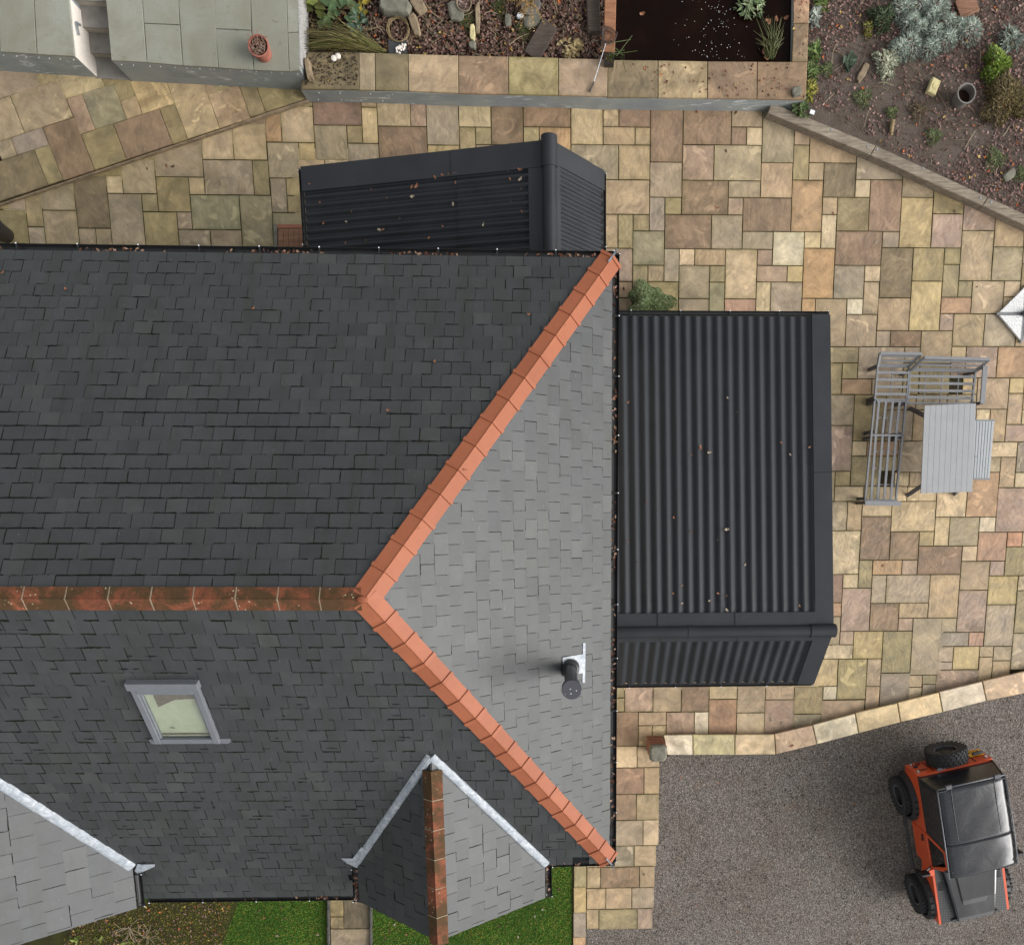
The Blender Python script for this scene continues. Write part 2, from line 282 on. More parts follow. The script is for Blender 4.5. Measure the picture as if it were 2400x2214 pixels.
def mat_glass(name, tint, gl=0.12):
    t = NT(name); g = t.n('BsdfGlossy'); g.inputs['Roughness'].default_value = 0.03; tr = t.n('BsdfTransparent'); tr.inputs[0].default_value = tint
    lw = t.n('LayerWeight'); lw.inputs[0].default_value = 0.5; f = t.math('ADD', gl, t.math('MULTIPLY', t.math('POWER', lw.outputs['Facing'], 4.0), 0.6))
    mx = t.n('MixShader'); t.set(mx.inputs[0], f); t.set(mx.inputs[1], tr.outputs[0]); t.set(mx.inputs[2], g.outputs[0]); t.t.links.new(mx.outputs[0], t.o.inputs[0]); return t.m
M['glass'] = mat_glass('window_glass', (0.92, 0.95, 0.93, 1)); M['carglass'] = mat_glass('tinted_car_window', (0.10, 0.10, 0.10, 1), 0.10)
M['grey_frame'] = mat_plain('grey_aluminium_frame', rgb(100, 103, 108), 0.45, var=0.08); M['blind'] = mat_plain('cream_window_blind', rgb(184, 182, 156), 0.9, var=0.05)
M['interior'] = mat_plain('brown_interior_timber', rgb(104, 84, 64), 0.9, var=0.35, scale=25)
M['chrome'] = mat_plain('bright_steel', rgb(190, 190, 190), 0.25, 0.9); M['plate'] = mat_plain('yellow_number_plate', rgb(232, 170, 30), 0.4, var=0.03); M['ink'] = mat_plain('black_print', rgb(20, 18, 14), 0.5)
M['lamp_red'] = mat_plain('red_lamp_lens', rgb(110, 20, 16), 0.25); M['lamp_dark'] = mat_plain('smoked_lamp_lens', rgb(34, 26, 30), 0.25)
M['white_dot'] = mat_plain('bright_nail_head', rgb(228, 230, 232), 0.4, var=0.02); M['flue'] = mat_plain('black_flue_enamel', rgb(40, 40, 41), 0.4)
def mat_fluetop():
    t = NT('flue_cap_with_droppings'); p = t.pos(); d = t.voro(p, 16, 'Distance'); k = t.math('MULTIPLY', t.rng(d, 0.14, 0.2, 1, 0), t.rng(t.noise(p, 9, 2), 0.46, 0.52))
    return t.fin(t.mix(k, rgb(66, 66, 72), rgb(220, 220, 220)), 0.45, 0.4)
M['fluetop'] = mat_fluetop()
M['twig'] = mat_plain('dry_stem', rgb(120, 104, 74), 0.9, var=0.3); M['net'] = mat_plain('dark_net', rgb(58, 50, 46), 0.8)
M['rope'] = mat_plain('rope_edging', rgb(74, 72, 68), 0.85, var=0.3)

# ------------------------------------------------------------------ mesh helpers
UP = Vector((0,0,1))
class MB:
    def __init__(s): s.v = []; s.f = []; s.c = []; s.r = []; s.cc = None; s.cr = 0.0
    def face(s, idx): s.f.append(tuple(idx)); s.c.append(s.cc or (0.5,0.5,0.5,1)); s.r.append(s.cr)
    def add(s, vs, fs):
        o = len(s.v); s.v.extend([Vector(v) for v in vs])
        for f in fs: s.face([o+i for i in f])
    def quad(s, a, b, c, d): s.add([a,b,c,d], [(0,1,2,3)])
    def prism(s, top, depth, cham=0.0, nrm=UP):          # top: CCW polygon seen from nrm
        n = len(top); top = [Vector(p) for p in top]; nrm = Vector(nrm)
        bot = [p-nrm*depth for p in top]
        if cham > 0:
            cen = sum(top, Vector())/n; ins = []
            for i in range(n):
                a, b, c = top[i-1], top[i], top[(i+1)%n]
                e1 = (b-a).normalized(); e2 = (c-b).normalized()
                n1 = nrm.cross(e1); n2 = nrm.cross(e2); bis = (n1+n2)
                L = max(0.5, bis.dot(n1)); ins.append(b+bis*(cham/L))
            mid = [p-nrm*cham for p in top]
            s.add(ins+mid+bot, [tuple(range(n))]+[(n+i, n+(i+1)%n, (i+1)%n, i) for i in range(n)]+[(2*n+i, 2*n+(i+1)%n, n+(i+1)%n, n+i) for i in range(n)]+[tuple(range(3*n-1, 2*n-1, -1))])
        else:
            s.add(top+bot, [tuple(range(n))]+[(n+i, n+(i+1)%n, (i+1)%n, i) for i in range(n)]+[tuple(range(2*n-1, n-1, -1))])
    def box(s, c, size, M3=None, cham=0.0):
        x, y, z = (size[0]/2, size[1]/2, size[2]/2); M3 = M3 or Matrix.Identity(3); c = Vector(c)
        s.prism([c+M3@Vector(p) for p in ((-x,-y,z),(x,-y,z),(x,y,z),(-x,y,z))], size[2], cham, M3@UP)
    def bar(s, a, b, w, h, up=UP, cham=0.0):              # bar from a to b, width w, height h along up
        a = Vector(a); b = Vector(b); d = (b-a); L = d.length; d.normalize(); sd = Vector(up).cross(d)
        if sd.length < 1e-4: sd = Vector((1,0,0)).cross(d)
        sd.normalize(); u = d.cross(sd)
        s.box((a+b)/2, (L, w, h), Matrix((d, sd, u)).transposed(), cham)
    def tube(s, pts, r, n=10, cap=True, rs=None):
        pts = [Vector(p) for p in pts]; o = len(s.v); ref = None
        for i, p in enumerate(pts):
            d = (pts[min(i+1, len(pts)-1)]-pts[max(i-1, 0)]).normalized()
            if ref is None: ref = UP if abs(d.z) < 0.9 else Vector((1,0,0))
            x = d.cross(ref).normalized(); y = d.cross(x); ref = y*-1 if False else ref
            rr = rs[i] if rs else r
            for k in range(n):
                a = 2*math.pi*k/n; s.v.append(p+(x*math.cos(a)+y*math.sin(a))*rr)
        for i in range(len(pts)-1):
            for k in range(n):
                s.face((o+i*n+k, o+(i+1)*n+k, o+(i+1)*n+(k+1)%n, o+i*n+(k+1)%n))
        if cap:
            s.face([o+k for k in range(n)]); s.face([o+(len(pts)-1)*n+k for k in range(n-1, -1, -1)])
    def lathe(s, c, prof, n=24, axis=UP, sx=1.0):
        c = Vector(c); axis = Vector(axis).normalized(); x = axis.orthogonal().normalized(); y = axis.cross(x); o = len(s.v)
        for (r, h) in prof:
            for k in range(n):
                a = 2*math.pi*k/n; s.v.append(c+axis*h+(x*math.cos(a)+y*math.sin(a))*r)
        for i in range(len(prof)-1):
            for k in range(n): s.face((o+i*n+k, o+i*n+(k+1)%n, o+(i+1)*n+(k+1)%n, o+(i+1)*n+k))
        if prof[-1][0] > 1e-5: s.face([o+(len(prof)-1)*n+k for k in range(n)])
    def sweep(s, secs, closed=True, cap=True):             # list of equal-length cross-sections
        o = len(s.v); n = len(secs[0])
        for q in secs: s.v.extend([Vector(p) for p in q])
        m = n if closed else n-1
        for i in range(len(secs)-1):
            for k in range(m): s.face((o+i*n+k, o+i*n+(k+1)%n, o+(i+1)*n+(k+1)%n, o+(i+1)*n+k))
        if cap and closed:
            s.face([o+k for k in range(n-1, -1, -1)]); s.face([o+(len(secs)-1)*n+k for k in range(n)])
    def blob(s, c, rx, ry, rz, n=8, m=5, jit=0.15, rot=0.0):
        c = Vector(c); o = len(s.v); ca, sa = math.cos(rot), math.sin(rot)
        for i in range(m+1):
            ph = math.pi*i/m
            for k in range(n):
                a = 2*math.pi*k/n; j = 1+random.uniform(-jit, jit)
                x = math.cos(a)*math.sin(ph)*rx*j; y = math.sin(a)*math.sin(ph)*ry*j; z = math.cos(ph)*rz*j
                s.v.append(c+Vector((x*ca-y*sa, x*sa+y*ca, z)))
        for i in range(m):
            for k in range(n): s.face((o+i*n+k, o+(i+1)*n+k, o+(i+1)*n+(k+1)%n, o+i*n+(k+1)%n))
def obj(name, mb, mat, parent=None, loc=None, smooth=False, attrs=False):
    base = Vector(loc) if loc is not None else (wloc(parent) if parent is not None else Vector((0,0,0)))
    me = bpy.data.meshes.new(name)
    me.from_pydata([tuple(v-base) for v in mb.v], [], mb.f)
    if attrs:
        a = me.attributes.new('col', 'FLOAT_COLOR', 'FACE'); a.data.foreach_set('color', np.array(mb.c, dtype=np.float32).ravel())
        b = me.attributes.new('rnd', 'FLOAT', 'FACE'); b.data.foreach_set('value', np.array(mb.r, dtype=np.float32))
    me.materials.append(M[mat] if isinstance(mat, str) else mat)
    if smooth: me.polygons.foreach_set('use_smooth', [True]*len(me.polygons))
    me.update()
    o = bpy.data.objects.new(name, me); COL.objects.link(o)
    if parent is not None: o.parent = parent; o.location = base-wloc(parent)
    else: o.location = base
    return o
def wloc(o):
    p = Vector(o.location)
    while o.parent is not None: o = o.parent; p = p+Vector(o.location)
    return p
def thing(name, label, cat, loc, group=None):
    o = bpy.data.objects.new(name, None); COL.objects.link(o); o.location = loc; o.empty_display_size = 0.2
    o['label'] = label; o['category'] = cat
    if group: o['group'] = group
    return o
def tag(o, label=None, cat=None, group=None, kind=None):
    if label: o['label'] = label
    if cat: o['category'] = cat
    if group: o['group'] = group
    if kind: o['kind'] = kind
    return o
def cen(mb): 
    n = len(mb.v); c = sum(mb.v, Vector())/n; z = min(v.z for v in mb.v); return Vector((c.x, c.y, z))
def solo(name, mb, mat, label, cat, group=None, smooth=False, attrs=False):
    return tag(obj(name, mb, mat, loc=cen(mb), smooth=smooth, attrs=attrs), label, cat, group)
def clip(poly, a, b):            # keep the left side of a->b (2-D)
    out = []; n = len(poly)
    f = lambda p: (b[0]-a[0])*(p[1]-a[1])-(b[1]-a[1])*(p[0]-a[0])
    for i in range(n):
        p, q = poly[i], poly[(i+1)%n]; fp, fq = f(p), f(q)
        if fp >= 0: out.append(p)
        if fp*fq < 0:
            k = fp/(fp-fq); out.append((p[0]+(q[0]-p[0])*k, p[1]+(q[1]-p[1])*k))
    return out
def area(poly): return 0.5*sum(poly[i-1][0]*poly[i][1]-poly[i][0]*poly[i-1][1] for i in range(len(poly)))
def inside(p, poly):
    c = False; n = len(poly)
    for i in range(n):
        a, b = poly[i-1], poly[i]
        if (a[1] > p[1]) != (b[1] > p[1]) and p[0] < (b[0]-a[0])*(p[1]-a[1])/(b[1]-a[1])+a[0]: c = not c
    return c
def leaf_shape(mb, p, ang, L, Wd, tilt, curl=0.25, nrm=None):
    c, s = math.cos(ang), math.sin(ang); d = Vector((c, s, math.sin(tilt))); d.normalize(); w = Vector((-s, c, random.uniform(-.4, .4))).normalized(); u = d.cross(w)
    if u.z < 0: u = -u
    a = p-d*L/2; b = p+d*L/2; up = u*L*curl*0.5
    mb.add([a, p-w*Wd*.5-d*L*.12+up*.6, p+d*0, p+w*Wd*.5-d*L*.12+up*.6, b+up*.5], [(0,1,2),(0,2,3),(1,4,2),(3,2,4)])
# ------------------------------------------------------------------ ground and setting
def flat(name, pts, z, mat, kind='structure', depth=0.0, attrs=False):
    mb = MB(); P = [Vector((p[0], p[1], z)) for p in pts]
    if area([(p.x, p.y) for p in P]) < 0: P = P[::-1]
    if depth: mb.prism(P, depth)
    else: mb.add(P, [tuple(range(len(P)))])
    o = obj(name, mb, mat); o['kind'] = kind; return o
flat('ground', [(-200,-200),(200,-200),(200,200),(-200,200)], -0.16, 'turf')
px = lambda L, z: [at(u, v, z) for u, v in L]
patio = flat('patio', px([(-900,100),(2600,100),(3000,1440),(2400,1600),(1815,1745),(1600,1745),(1545,1790),(1527,2176),(1345,2176),(1345,1900),(-900,1900)], -0.01), -0.012, 'mortar')
flat('gravel_driveway', px([(1340,1700),(1560,1700),(2600,1500),(3300,1500),(3300,2700),(1372,2700)], -0.03), -0.034, 'gravel')
flat('lawn', px([(-900,2000),(1345,1900),(1345,2700),(-900,2700)], -0.03), -0.03, 'turf')
# colours read off the stones themselves
PAL = dict(T=(174,146,110),K=(148,132,86),G=(160,142,114),B=(134,104,78),P=(164,134,114),M=(142,108,90),C=(202,176,132),Y=(188,160,104),
           O=(186,140,94),W=(214,200,172),S=(146,132,118),D=(108,94,68),V=(142,136,102),R=(172,126,98),L=(206,138,104))
KPAV = 1.08
def pcol(ch, j=0.08):
    r, g, b = PAL[ch]; r, g, b = [w_+(q-w_)*.68 for q, w_ in zip((r, g, b), (164,143,114))]; m_ = (r+g+b)/3; r, g, b = [m_+(q-m_)*.80 for q in (r, g, b)]; k = KPAV*random.uniform(1-j, 1+j); return (s2l(r)*k*random.uniform(.97,1.03), s2l(g)*k, s2l(b)*k*random.uniform(.94,1.06), 1)
TAB = {}
TAB['A'] = (0, 200, 4.62, '''-95 1350 320 1727 K;-95 1160 82 1342 K;88 1160 255 1345 G;252 1150 472 1530 K;305 1537 505 1720 G;410 975 810 1352 G;462 1357 868 1728 G;770 985 1197 1545 D;855 1552 1040 1735 G;1035 1552 1222 1750 G;935 800 1312 980 K;1135 985 1335 1168 C;1300 800 1690 1172 G;1165 1175 1580 1735 G;1525 1182 1715 1365 K;1545 1372 1955 1740 K;1235 1742 1400 1900 K;1405 1742 1765 1900 G;510 1740 1050 1900 P;-95 1732 505 1900 K;1650 620 2205 990 G;1685 995 2066 1370 K;1770 1745 1940 1920 K''')
TAB['Q'] = (380, 200, 4.62, '''280 1000 470 1180 C;405 430 780 802 C;750 420 1135 805 C;435 812 998 1185 G;970 815 1170 1190 K;1095 250 1295 612 O;1275 232 1645 615 C;850 240 1103 418 P;1390 130 1618 228 K;1132 622 1485 1000 G;1480 630 1660 815 Y;305 1190 850 1560 V;825 1198 1205 1745 V;1170 1008 1355 1375 G;1338 1010 1520 1190 K;1355 1202 1530 1375 K;1195 1385 1560 1570 V;150 1382 328 1555 G;170 1565 540 1940 G;520 1570 880 1940 G;885 1752 1050 1940 K;1055 1752 1220 1940 K;1225 1575 1560 1940 K;1370 20 1618 125 T''')
TAB['B'] = (660, 0, 2.3845, '''172 540 443 698 M;445 500 527 598 T;530 540 715 706 C;718 540 805 706 P;445 603 540 800 C;182 703 365 897 G;367 703 452 800 K;370 805 545 960 G;543 708 812 905 B;807 540 988 810 G;990 560 1165 708 C;995 713 1082 905 K;1085 713 1168 808 K;818 815 993 905 Y;1087 812 1350 900 T;1172 560 1348 808 B;1350 570 1612 708 B;1352 714 1437 808 K;1440 714 1612 905 O;1616 570 1795 807 C''')
TAB['C'] = (1400, 240, 3.696, '''50 20 183 210 T;188 20 462 210 B;50 218 322 365 T;328 218 460 365 T;466 20 742 517 B;748 20 1160 370 B;1165 20 1435 212 T;1158 218 1290 368 B;1295 218 1428 368 C;1438 20 1708 522 G;1714 75 1845 368 T;-220 372 180 668 G;186 372 450 668 T;744 373 1008 670 P;1012 373 1422 678 G;1698 373 1832 670 K;457 524 725 820 G;1415 525 1685 822 T;50 676 447 968 T;730 678 1134 970 B;1138 684 1402 825 G;1684 680 1948 1112 O;455 824 583 1112 S;588 824 716 966 K;1128 832 1258 970 P;1264 830 1670 1118 B;587 978 985 1265 B;990 980 1256 1268 G;50 972 175 1260 T;180 972 308 1262 K;314 974 443 1112 K;310 1118 575 1408 V;1254 1128 1520 1270 G;1524 1124 1792 1410 W;580 1270 708 1552 G;712 1272 838 1408 C;846 1272 1110 1410 T;1112 1276 1382 1700 C;1388 1276 1512 1410 P;1380 1416 1642 1552 P;1646 1416 1778 1555 Y;1795 1122 1922 1262 C;1786 1266 2050 1694 O;40 1268 298 1550 P;165 1558 298 1690 T;165 1697 298 1830 T;304 1414 432 1690 K;440 1414 570 1550 T;440 1556 697 1825 K;304 1697 432 1825 K;706 1416 970 1697 G;975 1418 1105 1555 K;970 1562 1100 1840 V;706 1702 962 1840 G;1098 1704 1360 1840 R;1372 1558 1498 1840 C;1502 1558 1768 1840 G;1765 1700 1890 1835 O''')
TAB['N'] = (1900, 300, 3.696, '''-10 20 393 298 T;-16 308 112 450 T;116 305 390 600 D;398 150 798 445 G;388 452 512 597 C;518 452 793 890 M;796 300 1064 600 G;1064 450 1330 742 K;1326 590 1600 888 P;1596 740 1850 1030 T;104 605 230 748 T;237 605 502 890 K;92 755 220 1040 C;785 605 1058 1034 Y;1052 748 1320 1032 P;216 902 620 1188 M;625 898 752 1034 G;1312 890 1580 1322 T;1575 1032 1838 1320 G;1842 895 1975 1175 T;1830 1180 1965 1460 K;192 1192 465 1474 S;470 1192 600 1330 C;606 1044 880 1470 D;886 1044 1155 1325 K;1158 1040 1288 1180 K;1144 1186 1278 1465 K;866 1330 1133 1752 Y;1268 1325 1398 1462 K;1402 1328 1672 1605 T;1675 1325 1800 1462 C;1660 1466 1790 1605 T;456 1334 588 1612 T;315 1480 445 1612 W;40 1482 310 1893 T;585 1474 845 1752 T;1118 1470 1385 1605 R;1112 1612 1238 1752 P;1235 1612 1508 1893 T;1505 1612 1780 1893 G;298 1620 562 1893 T;562 1760 690 1893 G;692 1760 962 1893 B;955 1760 1225 2040 T;1785 1612 2010 1893 T''')
TAB['D'] = (1940, 760, 4.017, '''0 215 290 360 K;293 215 718 508 G;720 218 866 360 G;1160 212 1300 355 T;1305 208 1595 500 P;1600 205 1890 497 O;0 368 133 655 K;137 368 275 510 K;126 518 412 658 O;416 518 690 658 G;720 365 860 655 K;866 372 1150 655 K;1155 360 1290 500 P;1275 505 1405 655 Y;1410 508 1705 795 T;0 665 255 950 G;250 668 540 1095 K;548 668 830 800 T;835 665 1120 800 G;1125 665 1400 800 G;1712 510 1840 648 Y;1698 652 1830 940 T;1845 505 1975 800 Y;1835 805 1965 940 C;1660 948 1940 1105 P;1530 802 1680 1100 T;1396 802 1526 940 C;805 808 1095 1098 T;1100 808 1390 1098 G;545 808 800 1095 G;0 955 235 1378 P;228 1100 365 1236 C;372 1100 660 1236 R;205 1242 480 1520 K;486 1245 650 1380 K;665 1102 1085 1385 G;1090 1102 1370 1240 T;1375 1110 1495 1240 T;1500 1110 1782 1248 C;1785 1112 1975 1392 S;1480 1252 1625 1390 C;1630 1252 1770 1532 T;1755 1395 1890 1535 C;630 1392 765 1522 C;770 1392 1035 1525 T;750 1530 1020 1665 C;1040 1250 1470 1390 G;1025 1535 1312 1808 C;1040 1395 1315 1530 T;1320 1398 1610 1812 O;1595 1540 1885 1952 P;-70 1388 65 1660 K;68 1386 205 1518 K;62 1530 335 1660 C;340 1525 480 1660 K;486 1525 640 1660 T;645 1530 745 1660 C''')
TAB['E'] = (1940, 1180, 4.017, '''-70 -15 182 252 G;186 -15 320 252 T;325 -15 598 118 C;318 122 586 527 B;602 -15 1015 260 C;590 262 858 528 B;-105 258 298 660 C;862 265 990 395 Y;1015 125 1145 395 C;1148 128 1422 400 G;1428 130 1562 262 W;1420 270 1690 540 R;1695 270 1830 400 L;1836 270 1970 405 C;855 400 1262 665 B;1265 405 1392 535 C;1665 410 1945 675 K;290 530 415 795 K;422 535 695 662 O;700 538 832 665 P;1250 545 1520 812 T;1525 548 1655 675 P;145 668 275 792 C;-10 668 138 930 M;412 672 548 930 G;552 675 960 938 G;965 678 1230 1075 T;1510 682 1785 948 Y;1790 685 1920 815 C;132 798 400 1192 P;398 940 665 1195 B;668 942 932 1070 T;1230 818 1497 1210 P;1488 952 1760 1340 G;1775 820 1920 1218 K;-90 938 124 1060 R;-60 1065 115 1325 G;665 1075 795 1198 P;800 1080 1065 1612 G;1072 1080 1195 1205 G;112 1205 243 1325 P;246 1205 515 1458 Y;520 1205 785 1590 K;1062 1212 1325 1338 S;1330 1215 1455 1335 R;1740 1220 1980 1560 G;-30 1332 232 1455 C;1042 1342 1182 1488 G;1186 1345 1422 1562 Y;1425 1350 1552 1440 T;1555 1350 1720 1475 G;-170 1462 98 1715 Y;102 1465 368 1840 K;370 1465 495 1718 T;1040 1492 1168 1560 G;1418 1445 1550 1690 T;1552 1482 1705 1640 T;500 1595 755 1990 S;765 1612 888 1725 T;892 1615 1020 1698 K;1025 1565 1410 1790 P;-25 1722 78 1840 W;348 1722 480 1990 T;750 1730 885 1850 C;890 1705 1015 1820 G;1415 1645 1740 1760 T''')
TAB['F'] = (1400, 1580, 3.577, '''100 82 230 195 K;100 198 222 305 K;232 84 464 308 P;468 86 700 312 G;706 88 935 316 B;940 95 1168 205 C;1172 98 1408 320 T;1412 98 1648 210 T;1652 100 1885 330 K;1888 105 1995 210 C;935 212 1165 560 R;1168 325 1398 560 C;1405 214 1640 560 P;1640 334 1872 480 G;1880 216 2232 420 T;100 315 340 598 B;345 318 575 425 T;345 430 458 600 T;462 430 575 600 C;580 320 810 560 P;815 322 925 560 W''')
TAB['H'] = (1400, 1580, 3.577, '''100 602 330 778 C;335 602 522 778 T;100 784 388 1000 M;392 784 520 1000 T;100 1006 325 1218 B;328 1006 518 1218 T;100 1224 380 1432 G;384 1224 515 1432 C''')
TAB['G'] = (1320, 1900, 5.886, '''600 480 975 768 G;980 480 1282 768 T;320 480 600 768 T;515 772 1050 1055 B;325 775 508 1060 T;1056 770 1262 1055 T;320 1065 585 1348 T;588 1065 942 1348 T;946 1060 1252 1345 G;318 1352 488 1625 T;494 1352 1015 1625 K;1020 1348 1232 1625 P''')
slabs = []          # (polygon, colour code, z)
wallA, wallB, wallC = at(1500,1741), at(1813,1741), at(2420,1588)
for key, (ox, oy, fk, txt) in TAB.items():
    for row in txt.strip().split(';'):
        q = row.split()
        if len(q) < 5: continue
        x0, y0, x1, y1 = map(float, q[:4])
        a = at(ox+x0/fk, oy+y0/fk); b = at(ox+x1/fk, oy+y1/fk)
        poly = [(a.x, b.y), (b.x, b.y), (b.x, a.y), (a.x, a.y)]
        if key in 'EF' and a.x > wallA.x+0.55 and b.y > wallA.y-0.9:
            poly = clip(clip(poly, wallA, wallB), wallB, wallC)
        if len(poly) >= 3 and area(poly) > 0.004: slabs.append((poly, q[4], key))
def settle(items):                     # neighbouring stones share the middle of the joint between them
    E = [[min(p[0] for p in t[0]), min(p[1] for p in t[0]), max(p[0] for p in t[0]), max(p[1] for p in t[0])] for t in items]
    rect = [len(t[0]) == 4 and abs(area(t[0])-(e[2]-e[0])*(e[3]-e[1])) < 1e-4 for t, e in zip(items, E)]
    for _ in range(6):
        for i in range(len(E)):
            for ax in (0, 1):
                vals = [(j, E[j][ax]) for j in range(len(E)) if j != i and abs(E[j][ax]-E[i][ax+2]) < .06 and min(E[i][3-ax], E[j][3-ax])-max(E[i][1-ax], E[j][1-ax]) > .06]
                if vals:
                    m = (E[i][ax+2]+sum(v for _, v in vals)/len(vals))/2; E[i][ax+2] = m
                    for j, _v in vals: E[j][ax] = .5*E[j][ax]+.5*m
    for t, e, r in zip(items, E, rect):
        yield ([(e[0], e[1]), (e[2], e[1]), (e[2], e[3]), (e[0], e[3])], t[1], t[2]) if r else t
def slab_mesh(poly, z, mb, gap=0.0075):
    P = []
    n = len(poly)
    for i in range(n):
        a, b = poly[i], poly[(i+1)%n]
        P.append((a[0], a[1]))
        L = math.hypot(b[0]-a[0], b[1]-a[1])
        if L > 0.45:
            for k in (0.33, 0.66): P.append((a[0]+(b[0]-a[0])*k+random.uniform(-.0035,.0035), a[1]+(b[1]-a[1])*k+random.uniform(-.0035,.0035)))
    c = (sum(p[0] for p in poly)/n, sum(p[1] for p in poly)/n)
    tx, ty = random.uniform(-.0015,.0015), random.uniform(-.0015,.0015)
    Q = []
    for p in P:
        dx, dy = p[0]-c[0], p[1]-c[1]; l = math.hypot(dx, dy)
        Q.append(Vector((p[0]-math.copysign(min(gap, abs(dx)), dx), p[1]-math.copysign(min(gap, abs(dy)), dy), z+dx*tx+dy*ty)))
    mb.prism(Q, 0.03, 0.004)
def lay(parent, items, zf, name='paving_slab', limit=300, mat='slab', gap=0.0075):
    items = sorted(settle(items), key=lambda t: -area(t[0]))
    for poly, ch, key in items[:limit]:
        mb = MB(); slab_mesh(poly, zf+random.uniform(-.002,.002), mb, gap); c = cen(mb)
        o = obj(name, mb, mat, parent, loc=c); o.color = pcol(ch)
    rest = items[limit:]
    if rest:
        mb = MB()
        for poly, ch, key in rest:
            mb.cc = pcol(ch); mb.cr = random.random(); slab_mesh(poly, zf+random.uniform(-.002,.002), mb, gap)
        o = obj('small_paving_slabs', mb, 'slab_small', parent, attrs=True); o['kind'] = 'stuff'
path = flat('side_path', px([(1345,1690),(1548,1690),(1527,2176),(1345,2176)], -0.007), -0.0072, 'mortar')
lay(path, [s for s in slabs if s[2] in 'HG'], 0.0)
lay(patio, [s for s in slabs if s[2] not in 'HG'], 0.0)
# plain flags carry on where the roofs hide the ground from above
mb = MB(); boxes = [(min(p[0] for p in s[0]), min(p[1] for p in s[0]), max(p[0] for p in s[0]), max(p[1] for p in s[0])) for s in slabs]
pp = [(p.x, p.y) for p in px([(-300,220),(1840,260),(2560,560),(2560,1540),(2400,1580),(1813,1725),(1500,1735),(1420,2030),(1300,1900),(-300,1900)], 0)]
gx = -9.0
while gx < 9:
    gy = -6.0
    while gy < 8:
        c = (gx+.3, gy+.3)
        if inside(c, pp) and not any(b[0]-.02 < c[0] < b[2]+.02 and b[1]-.02 < c[1] < b[3]+.02 for b in boxes):
            mb.cc = pcol(random.choice('TGKBCT')); mb.cr = random.random(); slab_mesh([(gx, gy), (gx+.6, gy), (gx+.6, gy+.6), (gx, gy+.6)], -.0075, mb)
        gy += .6
    gx += .6
o = obj('hidden_flags', mb, 'slab_small', patio, attrs=True); o['kind'] = 'stuff'

# ------------------------------------------------------------------ house
ZE, ZR = 4.28, 6.907
NE = at(1434, 605, ZE); SE = at(1428, 2016, ZE); NW = at(-700, 578, ZE)
AP = at(855, 1404, ZR); RL = at(-900, 1401, ZR)
def pnorm(a, b, c):
    n = (b-a).cross(c-a).normalized(); return n if n.z > 0 else -n
nN = pnorm(NE, NW, AP); nE = pnorm(NE, SE, AP); nS = pnorm(SE, AP, RL)
SWp = at_plane(-250, 2023+38, AP, nS); SW = SE+(RL-AP).normalized()*((RL-SE).dot((RL-AP).normalized()))
house = thing('house', 'slate roofed house with orange hip tiles and red ridge tiles', 'house', (AP.x-4, AP.y, 0))
class Frame:
    def __init__(s, o, u, n):                 # local axes of a roof slope: u along the eave, v up the slope
        s.o = Vector(o); s.n = Vector(n).normalized(); u = Vector(u); s.u = (u-s.n*u.dot(s.n)).normalized(); s.v = s.n.cross(s.u)
        if s.v.z < 0: s.u = -s.u; s.v = s.n.cross(s.u)
    def p(s, a, b, h=0.0): return s.o+s.u*a+s.v*b+s.n*h
    def q(s, w): w = Vector(w)-s.o; return (w.dot(s.u), w.dot(s.v))
fN = Frame(NE, NW-NE, nN); fE = Frame(SE, NE-SE, nE); fS = Frame(SE, RL-AP, nS)
ALL = []       # every slate: (height in the world, slope part, frame, polygon, seed)
def ccw(p): return p if area(p) > 0 else p[::-1]
def slope(fr, poly, name='roof_slope', thick=0.05):
    mb = MB(); P = [fr.p(a, b, -0.020) for a, b in ccw(poly)]
    mb.prism(P, thick, 0, fr.n); return obj(name, mb, 'deck', house)
